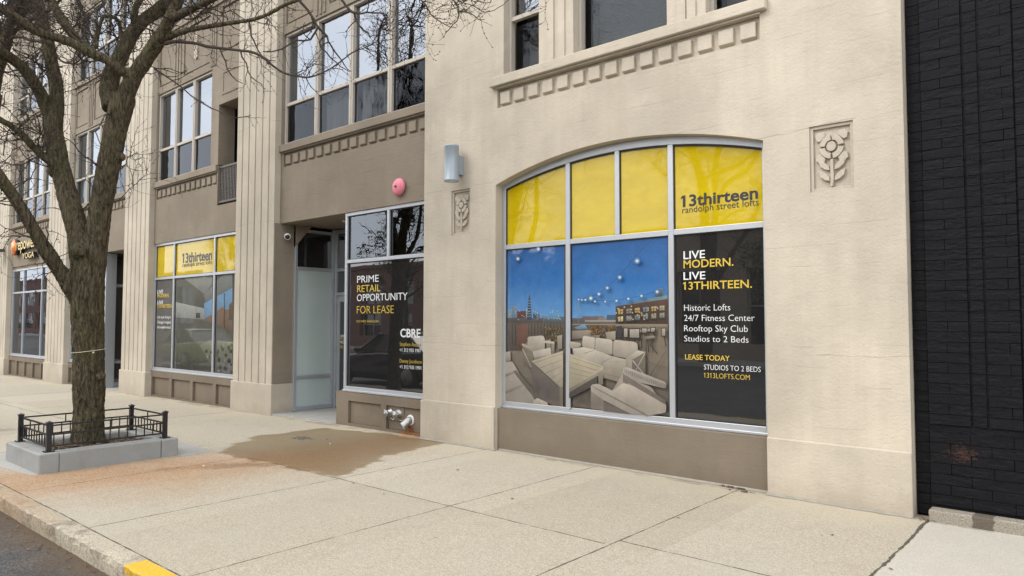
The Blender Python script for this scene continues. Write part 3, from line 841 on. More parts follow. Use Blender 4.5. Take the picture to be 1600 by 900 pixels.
# storefronts
def storefront(x0, x1, z0, zt, z1, mull, tmull, yF=SF, mat='alu', t=0.055):
    f = MB(); D = 0.11
    f.box(x0, x0 + t, yF, yF + D, z0, z1); f.box(x1 - t, x1, yF, yF + D, z0, z1)
    f.box(x0 + t, x1 - t, yF, yF + D, z0, z0 + t * 1.15); f.box(x0 + t, x1 - t, yF, yF + D, z1 - t, z1)
    edges = [x0] + mull + [x1]
    prev = x0 + t
    for m_ in mull:
        f.box(m_ - t / 2, m_ + t / 2, yF, yF + D, z0 + t * 1.15, z1 - t)
        f.box(prev, m_ - t / 2, yF + 0.002, yF + D, zt - t / 2, zt + t / 2); prev = m_ + t / 2
    f.box(prev, x1 - t, yF + 0.002, yF + D, zt - t / 2, zt + t / 2)
    for m_ in tmull: f.box(m_ - t / 2, m_ + t / 2, yF + 0.001, yF + D, zt + t / 2, z1 - t)
    f.box(x0, x1, yF - 0.025, yF - 0.0005, z0 - 0.018, z0 + 0.012)
    return f.build('shop_window', M[mat], B, 0.004)
def sheet(name, mat, parent, x0, x1, z0, z1, y, gas=0.012):
    s = MB(); s.box(x0, x1, y, y + 0.008, z0, z1)
    return s.build(name, mat, parent)
def gasket(parent, rects, y):
    g = MB()
    for x0, x1, z0, z1 in rects:
        t = 0.012
        g.box(x0, x0 + t, y, y + 0.02, z0, z1); g.box(x1 - t, x1, y, y + 0.02, z0, z1)
        g.box(x0 + t, x1 - t, y, y + 0.02, z1 - t, z1); g.box(x0 + t, x1 - t, y, y + 0.02, z0, z0 + t)
    return g.build('gasket', M['gasket'], parent)

def bulkhead(x0, x1, zt, n, yF=S, mat='brown', cols=None):
    b = MB()
    hol = []
    wd = (x1 - x0) / n
    for k in range(n): hol.append((x0 + wd * k + 0.09, x0 + wd * (k + 1) - 0.09 + (0.05 if k < n - 1 else 0), 0.045 + gz(x0), zt - 0.135))
    wall_grid(b, x0, x1, -0.4, zt, hol, yF, 7.2)
    for h in hol: b.box(h[0], h[1], yF + 0.05, yF + 0.12, h[2], h[3])
    return b.build('bulkhead', M[mat], B, 0.005, 1)

# --- arched shop window
TZ = 2.62
AY, AG = 6.955, 6.985
fr = MB(); t = 0.06
inner = arch_pts(AX0 + 0.001, AX1 - 0.001, 3.395, 0.262)
x0, x1 = AX0 + 0.001, AX1 - 0.001
fr.box(x0, x0 + t, AY, AY + 0.12, 0.55, 3.39); fr.box(x1 - t, x1, AY, AY + 0.12, 0.55, 3.39)
fr.box(x0 + t, x1 - t, AY, AY + 0.12, 0.55, 0.62)
fr.box(x0, x1, AY - 0.022, AY - 0.0005, 0.535, 0.562)
out = arch_pts(x0, x1, 3.43, 0.285); inn = arch_pts(x0, x1, 3.37, 0.255)
for i in range(len(out) - 1):
    a, b, c_, d = inn[i], inn[i + 1], out[i + 1], out[i]
    fr.add([(a[0], AY, a[1]), (b[0], AY, b[1]), (c_[0], AY, c_[1]), (d[0], AY, d[1]), (a[0], AY + 0.12, a[1]), (b[0], AY + 0.12, b[1])],
           [(0, 1, 2, 3), (0, 4, 5, 1)])
    # bead on the arch
    e, f_ = inn[i], inn[i + 1]
def arch_z(x, zs=3.37, rise=0.255):
    h = (x1 - x0) / 2; R = (h * h + rise * rise) / (2 * rise); cx = (x0 + x1) / 2
    return zs + rise - R + math.sqrt(max(0, R * R - (x - cx) ** 2))
MU = [-5.135, -3.745]; MUT = [-4.43]
prev = x0 + t
for m_ in MU:
    fr.box(m_ - 0.032, m_ + 0.032, AY, AY + 0.12, 0.62, arch_z(m_))
    fr.box(prev, m_ - 0.032, AY + 0.002, AY + 0.12, TZ - 0.03, TZ + 0.03); prev = m_ + 0.032
fr.box(prev, x1 - t, AY + 0.002, AY + 0.12, TZ - 0.03, TZ + 0.03)
for m_ in MUT: fr.box(m_ - 0.03, m_ + 0.03, AY + 0.001, AY + 0.12, TZ + 0.03, arch_z(m_))
AW = fr.build('arched_shop_window', M['alu'], B, 0.004)
cells = [(x0 + t, MU[0] - 0.032), (MU[0] + 0.032, MU[1] - 0.032), (MU[1] + 0.032, x1 - t)]
tc = [(x0 + t, MU[0] - 0.032), (MU[0] + 0.032, MUT[0] - 0.03), (MUT[0] + 0.03, MU[1] - 0.032), (MU[1] + 0.032, x1 - t)]
gk = [(a, b, 0.62, TZ - 0.03) for a, b in cells]
gasket(AW, gk, AG - 0.012)
for a, b in tc:
    pts = [(a, TZ + 0.03), (b, TZ + 0.03)] + [(b + (a - b) * i / 8, arch_z(b + (a - b) * i / 8) + 0.01) for i in range(9)]
    s = MB(); s.prism(pts, AG, AG + 0.008); s.build('yellow_film', M['yellow'], AW)
    g_ = MB(); tt = 0.011
    g_.box(a, a + tt, AG - 0.012, AG - 0.001, TZ + 0.03, arch_z(a)); 
    for i in range(8):
        xa, xb = pts[2 + i], pts[3 + i]
        g_.add([(xa[0], AG - 0.012, xa[1] - 0.01), (xb[0], AG - 0.012, xb[1] - 0.01), (xb[0], AG - 0.012, xb[1] - 0.032), (xa[0], AG - 0.012, xa[1] - 0.032)], [(0, 1, 2, 3)])
    g_.build('gasket', M['gasket'], AW)
LY = AG - 0.004
sheet('black_film', M['blackfilm'], AW, cells[2][0], cells[2][1], 0.62, TZ - 0.03, AG)
lettering('13thirteen', 1064, 323.5, 306.5, 1184.5, LY, M['black_ink'], AW, 0.022)
lettering('randolph street lofts', 1066, 333.5, 323.2, 1185.5, LY, M['black_ink'], AW, -0.008)
for s_, u0, vb, vt, u1, mk_, bo in (('LIVE', 1068, 405, 393, 1101.5, 'white_ink', 0.010), ('MODERN.', 1068, 419, 407.2, 1146, 'yellow_ink', 0.010),
        ('LIVE', 1068, 437.3, 425.6, 1102, 'white_ink', 0.010), ('13THIRTEEN.', 1067.5, 452.7, 441, 1175, 'yellow_ink', 0.010),
        ('Historic Lofts', 1069, 485.7, 476, 1141, 'white_ink', 0), ('24/7 Fitness Center', 1069, 501.5, 492, 1179, 'white_ink', 0),
        ('Rooftop Sky Club', 1069, 517.6, 508, 1168.5, 'white_ink', 0), ('Studios to 2 Beds', 1069, 533.4, 524.2, 1169.5, 'white_ink', 0),
        ('LEASE TODAY', 1070.5, 561.5, 553.6, 1140, 'yellow_ink', 0.004), ('STUDIOS TO 2 BEDS', 1100, 577.3, 569.4, 1188.5, 'white_ink', 0),
        ('1313LOFTS.COM', 1100, 590, 582.2, 1171.5, 'yellow_ink', 0)):
    lettering(s_, u0, vb, vt, u1, LY, M[mk_], AW, bo if bo > 0 else -0.010)
ab = MB(); ab.box(AX0, AX1, W + 0.045, 7.3, -0.3, 0.532); ab.build('bulkhead', M['brown'], B, 0.006)

# --- printed terrace picture (flat prints behind the two big lower panes)
SKYT, SKYB = srgb(28, 84, 150), srgb(70, 120, 178)
class Print:
    def __init__(s, y): s.mb = MB(); s.mb.c = []; s.y = y; s.k = 0
    def poly(s, pts, cols):
        if isinstance(cols[0], (int, float)):
            if len(pts) >= 5 and sum(cols) > 430:                   # soft furnishings: rounded corners
                q_ = []
                for i in range(len(pts)):
                    a, b = pts[i], pts[(i + 1) % len(pts)]
                    t_ = min(.2, 2.2 / max(.1, math.hypot(b[0] - a[0], b[1] - a[1])))
                    q_ += [(a[0] * (1 - t_) + b[0] * t_, a[1] * (1 - t_) + b[1] * t_), (a[0] * t_ + b[0] * (1 - t_), a[1] * t_ + b[1] * (1 - t_))]
                pts = q_
            v0, v1 = min(p[1] for p in pts), max(p[1] for p in pts)
            ua, ub = min(p[0] for p in pts), max(p[0] for p in pts)
            sh = 0.26 if v1 - v0 > 5 else 0.05
            cols = [tuple(min(255, c_ * (1.06 - sh * ((p[1] - v0) / max(1, v1 - v0)) + 0.06 * ((p[0] - ua) / max(1, ub - ua)) - 0.03)) for c_ in cols) for p in pts]
        s.k += 1
        q = [on_y(u, v, s.y) for u, v in pts]
        yy = s.y - 0.00010 * s.k
        n = len(q)
        a = sum(q[i][0] * q[(i + 1) % n][1] - q[(i + 1) % n][0] * q[i][1] for i in range(n))
        idx = list(range(n)) if a > 0 else list(range(n - 1, -1, -1))
        s.mb.add([(q[i][0], yy, q[i][1]) for i in idx], [tuple(range(n))], 0)
        s.mb.c += [srgb(*cols[i]) for i in idx]
    def line(s, a, b, w, col):
        dx, dy = b[0] - a[0], b[1] - a[1]; l = math.hypot(dx, dy) or 1
        ox, oy = -dy / l * w / 2, dx / l * w / 2
        s.poly([(a[0] + ox, a[1] + oy), (b[0] + ox, b[1] + oy), (b[0] - ox, b[1] - oy), (a[0] - ox, a[1] - oy)], col)
    def glow(s, u, v, r, col, bg):
        s.k += 1
        n = 12; yy = s.y - 0.00010 * s.k
        x, z = on_y(u, v, s.y)
        pts = [(x, yy, z)]; cs = [srgb(*col)]
        for rr, cc in ((0.22, col), (0.5, tuple((2 * p + q) / 3 for p, q in zip(bg, col))), (1.0, bg)):
            for i in range(n):
                a = 2 * PI * i / n
                xx, zz = on_y(u + r * rr * math.cos(a), v + r * rr * math.sin(a), s.y)
                pts.append((xx, yy, zz)); cs.append(srgb(*cc))
        fs = []
        for i in range(n):
            j = (i + 1) % n
            fs.append((0, 1 + j, 1 + i)); fs.append((1 + i, 1 + j, 1 + n + j, 1 + n + i)); fs.append((1 + n + i, 1 + n + j, 1 + 2 * n + j, 1 + 2 * n + i))
        s.mb.add(pts, fs, 0); s.mb.c += cs
def clip(pts, u0, u1):
    def cut(ps, f, inside_):
        o = []
        for i in range(len(ps)):
            a, b = ps[i], ps[(i + 1) % len(ps)]
            ia, ib = inside_(a), inside_(b)
            if ia: o.append(a)
            if ia != ib:
                t_ = (f - a[0]) / (b[0] - a[0]); o.append((f, a[1] + t_ * (b[1] - a[1])))
        return o
    ps = cut(pts, u0, lambda p: p[0] >= u0)
    return cut(ps, u1, lambda p: p[0] <= u1) if ps else ps
random.seed(4)
for pane in (0, 1):
    a, b = cells[pane]
    ul, ur = (789, 881.5) if pane == 0 else (891.5, 1043.5)
    base = sheet('terrace_print', M['greyfilm'], AW, a, b, 0.62, TZ - 0.03, AG)
    P = Print(AG - 0.0004)
    def poly(pts, col):
        if len(col) and isinstance(col[0], (int, float)):
            q = clip(pts, ul, ur)
            if len(q) >= 3: P.poly(q, col)
        else:
            if all(ul - 0.6 <= p[0] <= ur + 0.6 for p in pts): P.poly(pts, col)
    top = lambda u: 383 - 0.0813 * (u - 787) + 3.0
    bot = lambda u: 632 + 0.1041 * (u - 787) - 7.0
    S1, S2_, S3 = (28, 98, 168), (38, 116, 190), (104, 164, 218)
    P.poly([(ul, top(ul)), (ur, top(ur)), (ur, 440), (ul, 440)], [S1, S1, S2_, S2_])
    P.poly([(ul, 440), (ur, 440), (ur, 503), (ul, 503)], [S2_, S2_, S3, S3])
    # floor
    F1, F2 = (140, 128, 110), (88, 80, 71)
    P.poly([(ul, 503), (ur, 503), (ur, bot(ur)), (ul, bot(ul))], [F1, F1, F2, F2])
    # skyline
    if pane == 0:
        for u, v, w, col in ((789, 483, 12, (120, 150, 170)), (800, 478, 8, (110, 138, 160)), (808, 486, 14, (96, 60, 62)), (822, 482, 6, (150, 165, 178)), (833, 490, 10, (70, 84, 96)), (845, 494, 14, (110, 130, 150)),
                             (858, 489, 18, (96, 150, 190)), (874, 495, 10, (80, 100, 120)), (850, 498, 32, (90, 100, 108)), (789, 497, 60, (88, 84, 86))):
            poly([(u, v), (u + w, v), (u + w, 505), (u, 505)], col)
        P.poly([(825.5, 468), (827.5, 458.5), (829, 468), (831, 500), (823.5, 500)], (58, 84, 112))
        for vv in range(470, 498, 4): P.line((824.6, vv), (830, vv), 0.7, (140, 160, 170))
        P.poly([(838.5, 486), (840, 481), (841.5, 486), (842, 500), (838, 500)], (120, 150, 170))
        for k in range(26):
            uu = random.uniform(790, 881); vv = random.uniform(484, 500)
            P.poly([(uu, vv), (uu + 1.2, vv), (uu + 1.2, vv + 1), (uu, vv + 1)], (215, 215, 190))
        # fence and hedge
        poly([(789, 504), (881, 505), (881, 545), (789, 548)], (92, 86, 78))
        for k in range(18): P.line((791 + 5 * k, 505), (791 + 5 * k, 540), 1.1, (60, 57, 54))
        poly([(807, 507), (826, 507), (826, 545), (807, 547)], (112, 80, 68))
        for k in range(150):
            uu = random.gauss(864, 8); vv = random.uniform(511, 536)
            if 848 < uu < 879: P.poly([(uu, vv), (uu + 2.2, vv - 1), (uu + 1.5, vv + 2)], random.choice([(70, 74, 44), (98, 92, 56), (120, 88, 60), (52, 56, 36), (140, 120, 84)]))
        poly([(855, 532), (862, 530), (862, 548), (856, 549)], (150, 142, 126)); poly([(872, 525), (880, 523), (880, 545), (873, 546)], (158, 150, 134))
        # armchair
        poly([(818, 540), (829, 532), (835, 540), (835, 568), (829, 575), (820, 566)], (126, 116, 102))
        poly([(826, 526), (850, 524), (853, 529), (853, 546), (834, 550), (826, 545)], (186, 178, 164))
        poly([(834, 549), (862, 543), (863, 554), (836, 559)], (198, 190, 176))
        poly([(836, 559), (863, 554), (863, 560), (836, 567)], (142, 132, 118))
        poly([(852, 532), (868, 534), (868, 537), (852, 536)], (190, 182, 168)); poly([(863, 537), (868, 537), (868, 553), (863, 554)], (150, 140, 124))
        poly([(817, 536), (829, 541), (835, 541), (835, 545), (828, 546), (817, 540)], (186, 178, 164))
        P.line((818, 545), (834, 578), 1.5, (170, 162, 146))
        # foreground sofa left
        poly([(789, 550), (799, 549), (800, 563), (789, 566)], (168, 160, 146))
        poly([(789, 566), (802, 564), (838, 626), (838, 633), (789, 628)], (172, 163, 150))
        poly([(803, 580), (808, 578), (858, 634), (846, 634)], (104, 96, 86))
        poly([(789, 585), (804, 580), (806, 583), (789, 590)], (140, 131, 118)); poly([(789, 612), (818, 600), (820, 603), (789, 617)], (140, 131, 118))
        poly([(834, 626), (848, 618), (858, 630), (858, 636), (836, 634)], (186, 178, 162))
        # table
        poly([(832, 564), (881.5, 548), (881.5, 606), (876, 604)], (178, 168, 148))
        poly([(832, 565), (876, 605), (876, 638), (834, 618)], (98, 90, 84)); poly([(876, 605), (881.5, 603), (881.5, 640), (876, 640)], (118, 108, 98))
        for k in range(5): P.line((836 + 9 * k, 567 + 8 * k), (881, 552 + 9.6 * k), 0.7, (140, 130, 114))
        for uu, vv, r in ((811, 404.5, 4.5), (843, 389.5, 3.5)): P.glow(uu, vv, r, (250, 244, 214), (44, 100, 160))
    else:
        for u, v, w, col in ((892, 497, 20, (96, 92, 98)), (910, 494, 34, (108, 96, 98)), (935, 496, 30, (130, 120, 118)), (948, 492, 14, (64, 92, 116)), (914, 500, 48, (150, 146, 138)), (892, 503, 70, (92, 86, 84))):
            poly([(u, v), (u + w, v), (u + w, 508), (u, 508)], col)
        # rooftop building at the right
        poly([(962, 478.5), (1043.5, 466), (1043.5, 508), (962, 507)], (84, 62, 52))
        poly([(980, 474), (1043, 461), (1043, 467), (980, 476.5)], (120, 150, 160))
        poly([(1024, 452), (1036, 450), (1036, 462), (1024, 464)], (110, 130, 140))
        for k in range(6):
            uu = 966 + 13 * k; sl_ = -0.15
            v0 = 484 + sl_ * (uu - 966) * 0.6
            litc = [(220, 196, 128), (150, 172, 178), (214, 190, 126), (120, 154, 172), (206, 186, 130), (190, 186, 150)][k]
            P.poly([(uu, v0), (uu + 7.5, v0 - 0.8), (uu + 7.5, v0 + 6.5), (uu, v0 + 7.2)], litc)
            P.poly([(uu, v0 + 11), (uu + 7.5, v0 + 10.3), (uu + 7.5, v0 + 18), (uu, v0 + 18.4)], [(226, 214, 160), (134, 164, 180), (110, 150, 176), (128, 160, 178), (170, 170, 150), (150, 160, 160)][k])
            P.line((uu + 3.7, v0), (uu + 3.7, v0 + 18), 0.9, (66, 56, 52))
            P.line((uu, v0 + 3.5), (uu + 7.5, v0 + 2.8), 0.7, (66, 56, 52))
            P.poly([(uu - 0.5, v0 + 19.6), (uu + 8, v0 + 19.2), (uu + 8, v0 + 22), (uu - 0.5, v0 + 22)], (40, 36, 36))
        # parapet, fence, planters
        poly([(892, 506), (1043.5, 506.5), (1043.5, 512), (892, 513)], (150, 136, 116))
        poly([(892, 508), (962, 508), (962, 530), (892, 533)], (92, 84, 76))
        for k in range(14): P.line((893 + 5 * k, 508), (893 + 5 * k, 529), 0.9, (58, 55, 52))
        poly([(897, 512), (914, 506), (918, 513), (904, 515)], (120, 160, 190)); poly([(893, 517), (926, 515), (922, 527), (893, 530)], (150, 140, 124))
        for cxx, n_ in ((931, 130), (957, 120)):
            for k in range(n_):
                uu = random.gauss(cxx, 5.5); vv = random.uniform(508, 526)
                if 893 < uu < 1040: P.poly([(uu, vv), (uu + 2.0, vv - 1), (uu + 1.2, vv + 1.8)], random.choice([(120, 70, 40), (92, 84, 44), (146, 92, 54), (60, 58, 34), (150, 132, 88)]))
        poly([(926, 524), (940, 523), (939, 531), (927, 531)], (128, 118, 104)); poly([(949, 519), (964, 517), (964, 531), (950, 531)], (168, 158, 140))
        poly([(966, 510), (974, 509), (974, 528), (966, 529)], (52, 54, 60))
        # bar table and chairs
        poly([(1000, 516.5), (1026, 513), (1026, 516), (1001, 519.5)], (176, 164, 148))
        for (uu, vv, w, h) in ((976, 512, 8, 16), (985, 513, 17, 16), (1004, 512, 10, 9), (1018, 511, 9, 9), (1035, 512, 8, 14)):
            poly([(uu, vv), (uu + w, vv), (uu + w, vv + h), (uu, vv + h)], (44, 40, 38))
            poly([(uu + 1.2, vv + 1.2), (uu + w - 1.2, vv + 1.2), (uu + w - 1.2, vv + h - 1.5), (uu + 1.2, vv + h - 1.5)], (172, 164, 152))
        for (a_, b_) in (((986, 528), (986, 545)), ((1001, 528), (1000, 547)), ((977, 528), (979, 542)), ((1012, 519), (1012, 549)), ((1025, 516), (1019, 540)), ((1018, 538), (1029, 552)), ((1027, 515), (1022, 538)), ((1014, 530), (1016, 550)), ((1040, 526), (1043, 541)), ((1003, 524), (1006, 544)), ((1022, 538), (1023, 551)), ((986, 538), (1001, 540)), ((994, 530), (994, 541))):
            P.line(a_, b_, 1.4, (40, 36, 34))
        poly([(1010, 526), (1024, 524), (1026, 528), (1013, 530)], (150, 142, 130))
        # paving joints
        P.line((1043, 548), (1018, 587), 1.0, (84, 78, 70)); P.line((958, 580), (892, 640), 1.0, (84, 78, 70)); P.line((1043, 575), (1000, 560), 0.8, (100, 93, 84)); P.line((905, 622), (935, 640), 0.8, (80, 74, 66))
        # sofa
        poly([(892, 533), (910, 536), (910, 541), (898, 545), (892, 543)], (186, 178, 162))
        poly([(897, 546), (912, 543), (962, 559), (985, 564), (985, 590), (946, 577), (900, 560)], (168, 158, 142))
        poly([(896, 545), (913, 542), (933, 546), (958, 556), (984, 562), (982, 566), (945, 566), (900, 549)], (202, 193, 176))
        poly([(900, 549), (945, 566), (982, 566), (982, 578), (944, 573), (900, 556)], (184, 175, 158))
        poly([(913, 526), (916, 524.5), (931, 527), (933, 530), (932, 546), (912, 542)], (196, 187, 172))
        poly([(933, 529), (935, 527.5), (957, 530.5), (960, 533), (959, 555), (932, 547)], (190, 181, 166))
        poly([(961, 533), (964, 531), (994, 534), (999, 538), (999, 548), (984, 560), (960, 556)], (182, 173, 158))
        P.line((932.5, 529), (932, 546), 1.0, (128, 118, 104)); P.line((960, 533), (959.5, 556), 1.0, (128, 118, 104))
        P.line((916, 552), (931, 547), 0.8, (140, 131, 116)); P.line((943, 566), (960, 558), 0.8, (140, 131, 116)); P.line((943, 566), (943, 577), 0.8, (128, 119, 104))
        poly([(980, 560), (999, 547), (1011, 550), (990, 562)], (190, 181, 164)); poly([(980, 560), (990, 562), (990, 584), (980, 580)], (158, 148, 132)); poly([(990, 562), (1011, 550), (1011, 584), (990, 590)], (112, 103, 92))
        P.line((991, 563), (1010, 586), 1.8, (176, 167, 150)); P.line((991, 588), (1010, 552), 1.5, (166, 157, 140))
        poly([(944, 574), (980, 580), (980, 600), (946, 590)], (150, 141, 125)); P.line((945, 583), (980, 592), 0.7, (116, 108, 95))
        # table
        poly([(892, 552), (945, 572), (945, 577), (892, 607)], (186, 175, 150)); poly([(892, 607), (945, 577), (945, 582), (892, 613)], (146, 135, 117))
        poly([(892, 613), (936, 587), (936, 600), (892, 622)], (72, 66, 62)); poly([(937, 584), (945, 580), (945, 600), (938, 603)], (138, 128, 112))
        for k in range(6): P.line((892, 557 + 8.3 * k), (942 - 6.5 * k, 573.5 + 5.0 * k), 0.7, (146, 135, 114))
        # wicker armchair in front
        poly([(976, 575), (982, 573), (1043.5, 597), (1043.5, 607), (1000, 597), (976, 583)], (176, 168, 156))
        poly([(976, 583), (1000, 597), (1020, 604), (1038, 630), (1038, 640), (1000, 628), (958, 612)], (160, 149, 136))
        poly([(958, 612), (976, 598), (1003, 606), (1043.5, 630), (1043.5, 644), (1012, 650)], (182, 172, 158))
        poly([(926, 601), (937, 599), (985, 622), (1014, 648), (990, 647), (946, 625), (926, 612)], (172, 163, 150))
        poly([(926, 611), (946, 625), (946, 641), (926, 638)], (134, 124, 112)); poly([(946, 626), (990, 647), (946, 642)], (96, 88, 80))
        poly([(976, 583), (984, 588), (984, 600), (976, 597)], (124, 115, 104)); poly([(984, 588), (1043, 625), (1043, 632), (984, 598)], (118, 108, 98))
        for k in range(26):
            t_ = k / 25; uu = 928 + 82 * t_; vv = 602 + 43 * t_
            P.line((uu, vv), (uu + 5, vv + 5), 0.6, (110, 101, 90))
        for k in range(22):
            t_ = k / 21; uu = 979 + 62 * t_; vv = 576 + 23 * t_
            P.line((uu, vv), (uu + 1, vv + 7), 0.6, (120, 111, 100))
        P.line((907, 470), (907, 508), 1.0, (140, 140, 130))
        for (a_, b_) in (((1022, 375), (996, 401)), ((996, 401), (970, 433)), ((970, 433), (950, 450)), ((950, 450), (937, 460)), ((937, 460), (907, 468)), ((907, 468), (960, 471)), ((960, 471), (1005, 462)), ((1005, 462), (1043, 452))):
            P.line(a_, b_, 0.5, (20, 46, 84))
        for uu, vv, r in ((998.5, 408, 5.5), (971.5, 433.5, 4.6), (952, 450, 4.2), (939, 459.5, 4.2), (926.5, 466, 5.2), (918, 468.5, 3.0), (912.5, 468.5, 2.6), (907.5, 468, 2.6), (933, 471, 3.0), (949, 471.5, 2.8), (966.5, 470, 3.4), (985, 467, 3.4), (1005.5, 462.5, 3.8), (1030, 456, 4.4)):
            P.glow(uu, vv, r * 0.95, (255, 247, 210), (42, 114, 186))
        for k in range(34):
            uu = random.uniform(966, 1042); vv = 486 + random.uniform(-8, 13)
            P.glow(uu, vv, 1.7, (250, 232, 176), (112, 88, 70))
    P.mb.build('picture', M['print'], base)

# --- bay 1: retail window, recessed entry
x0, x1 = -9.66, -7.60
R1 = storefront(x0, x1, 0.545, 2.62, 3.419, [], [-8.57])
sheet('pane', M['shopglass'], R1, x0 + 0.055, -8.60, 2.65, 3.362, SG); sheet('pane', M['shopglass'], R1, -8.54, x1 - 0.055, 2.65, 3.362, SG)
sheet('black_film', M['blackfilm'], R1, x0 + 0.055, x1 - 0.055, 0.61, 2.592, SG)
gasket(R1, [(x0 + 0.055, x1 - 0.055, 0.609, 2.592), (x0 + 0.055, -8.598, 2.648, 3.364), (-8.542, x1 - 0.055, 2.648, 3.364)], SG - 0.012)
RY = SG - 0.004
for s_, u0, vb, vt, u1, mk_, bo in (('PRIME', 558, 442, 431.4, 591.5, 'white_ink', 0.008), ('RETAIL', 558, 456.6, 446, 594, 'yellow_ink', 0.012),
        ('OPPORTUNITY', 557.5, 470.6, 460, 636.5, 'white_ink', 0.012), ('FOR LEASE', 557.5, 490, 478.2, 615, 'yellow_ink', 0),
        ('1313 WEST RANDOLPH', 557, 503.8, 500.2, 591, 'yellow_ink', 0), ('CBRE', 625.3, 526.5, 514, 657, 'white_ink', 0.03),
        ('Stephen Ansani', 624.5, 540.5, 534.3, 657, 'yellow_ink', 0), ('+1 312 935 1907', 624.3, 549.3, 544, 658, 'white_ink', 0.004),
        ('Danny Jacobson', 624.5, 566.4, 560.6, 659, 'yellow_ink', 0), ('+1 312 935 1901', 624.3, 575.5, 570.2, 658, 'white_ink', 0.004)):
    lettering(s_, u0, vb, vt, u1, RY, M[mk_], R1, 0.02 if bo > 0.02 else -0.002 if bo > 0 else -0.014)
bk = MB()
hol = [(-9.49, -8.67, 0.03, 0.385), (-8.54, -7.66, 0.03, 0.385)]
wall_grid(bk, -9.81, -7.60, -0.3, 0.52, hol, S, 7.2)
for h in hol: bk.box(h[0], h[1], S + 0.045, S + 0.12, h[2], h[3])
bk.box(-9.81, -9.665, S + 0.002, 8.1, -0.3, 0.519)
bk.build('bulkhead', M['brown'], B, 0.005, 1)
# rust stain under the drain: a thin run on the bulkhead foot
en = MB()
en.box(-11.62, -11.59, 7.15, 7.22, -0.1, 3.4)                      # return wall beside the pilaster
en.box(-11.90, -11.575, 7.301, 7.40, -0.1, 3.4)
en.box(-11.62, -11.575, 6.832, 7.30, 0.0, 3.42)
en.box(-11.9, -7.6, S + 0.45, 8.4, 3.421, 3.5)                     # soffit
en.box(-11.9, -9.66, S + 0.003, S + 0.449, 3.421, 3.44)
en.box(-9.69, -9.662, SF + 0.12, 8.15, 0.0, 3.42)
en.build('entry_wall', M['tan'], B)
fl = MB(); fl.prism_z([(-11.57, 6.82), (-9.815, 6.955), (-9.815, 8.1), (-11.57, 8.1)], -0.1, 0.012); 
fl.build('entry_floor', mpad.mat, B)
xs_ = -11.575
YA, YB = 7.225, 8.08
sd = MB(); D = 0.05
def xbox(mb, y0, y1, z0, z1, dx0=0.0, dx1=0.06): mb.box(xs_ - dx1 + 0.06, xs_ + 0.06 - dx0, y0, y1, z0, z1)
def sx_frame():
    zR, zM, zT = 0.60, 2.60, 3.15
    for y in (YA, YB - 0.05): sd.box(xs_, xs_ + 0.06, y, y + 0.05, 0.015, 3.40)
    for z in (0.015, zR, zM, 3.30): sd.box(xs_ + 0.001, xs_ + 0.058, YA + 0.05, YB - 0.05, z, z + (0.075 if z < 0.1 else 0.055))
sx_frame()
SL = sd.build('side_light', M['alu'], B, 0.004)
q = MB(); q.box(xs_ + 0.012, xs_ + 0.022, YA + 0.05, YB - 0.05, 0.09, 0.60); q.box(xs_ + 0.012, xs_ + 0.022, YA + 0.05, YB - 0.05, 0.656, 2.60)
q.build('papered_pane', M['papered'], SL)
q = MB(); q.box(xs_ + 0.012, xs_ + 0.022, YA + 0.05, YB - 0.05, 2.656, 3.30); q.build('transom_pane', M['blackfilm'], SL)
q = MB(); q.prism_z([(xs_, 0), (xs_ + 0.001, 0), (xs_ + 0.001, 0.001)], 0, 0.001) if False else None
cb = MB()                                                          # the sloped bracket at the soffit
cb.add([(xs_ + 0.002, YA, 3.42), (xs_ + 0.062, YA, 3.42), (xs_ + 0.062, YA, 3.02), (xs_ + 0.002, YA, 3.02), (xs_ + 0.002, YA + 0.34, 3.42), (xs_ + 0.062, YA + 0.34, 3.42)],
       [(1, 2, 5), (0, 4, 3), (2, 3, 4, 5), (0, 3, 2, 1), (0, 1, 5, 4)])
cb.build('soffit_bracket', M['tan'], B)
dr = MB(); yd = 8.08
dr.box(xs_ + 0.061, xs_ + 0.13, yd, yd + 0.08, 0.015, 3.40); dr.box(-10.62, -10.55, yd, yd + 0.08, 0.015, 3.40); dr.box(-9.72, -9.67, yd, yd + 0.08, 0.015, 3.40)
dr.box(xs_ + 0.13, -10.62, yd + 0.001, yd + 0.08, 2.14, 2.20); dr.box(xs_ + 0.13, -10.62, yd + 0.001, yd + 0.08, 2.60, 2.66); dr.box(xs_ + 0.13, -10.62, yd + 0.001, yd + 0.08, 3.33, 3.40)
dr.box(-10.55, -9.72, yd + 0.001, yd + 0.08, 0.015, 0.1); dr.box(-10.55, -9.72, yd + 0.001, yd + 0.08, 2.60, 2.66)
DF = dr.build('door_frame', M['alu'], B, 0.004)
q = MB(); q.box(xs_ + 0.13, -10.62, yd + 0.03, yd + 0.04, 2.20, 3.33); q.box(-10.55, -9.72, yd + 0.03, yd + 0.04, 0.1, 3.4); q.build('transom_pane', M['blackfilm'], DF)
do = MB(); a, b = xs_ + 0.135, -10.625
do.box(a, a + 0.09, yd + 0.01, yd + 0.06, 0.03, 2.13); do.box(b - 0.09, b, yd + 0.01, yd + 0.06, 0.03, 2.13); do.box(a + 0.09, b - 0.09, yd + 0.011, yd + 0.06, 0.03, 0.28); do.box(a + 0.09, b - 0.09, yd + 0.011, yd + 0.06, 2.02, 2.13)
DO = do.build('door', M['alu'], B, 0.003)
q = MB(); q.box(a + 0.09, b - 0.09, yd + 0.03, yd + 0.038, 0.28, 2.02); q.build('pane', M['blackfilm'], DO)
q = MB()
for z in (0.35, 1.05, 1.85): q.box(a - 0.012, a + 0.012, yd - 0.008, yd + 0.008, z, z + 0.12)
q.build('hinge', M['galv'], DO)
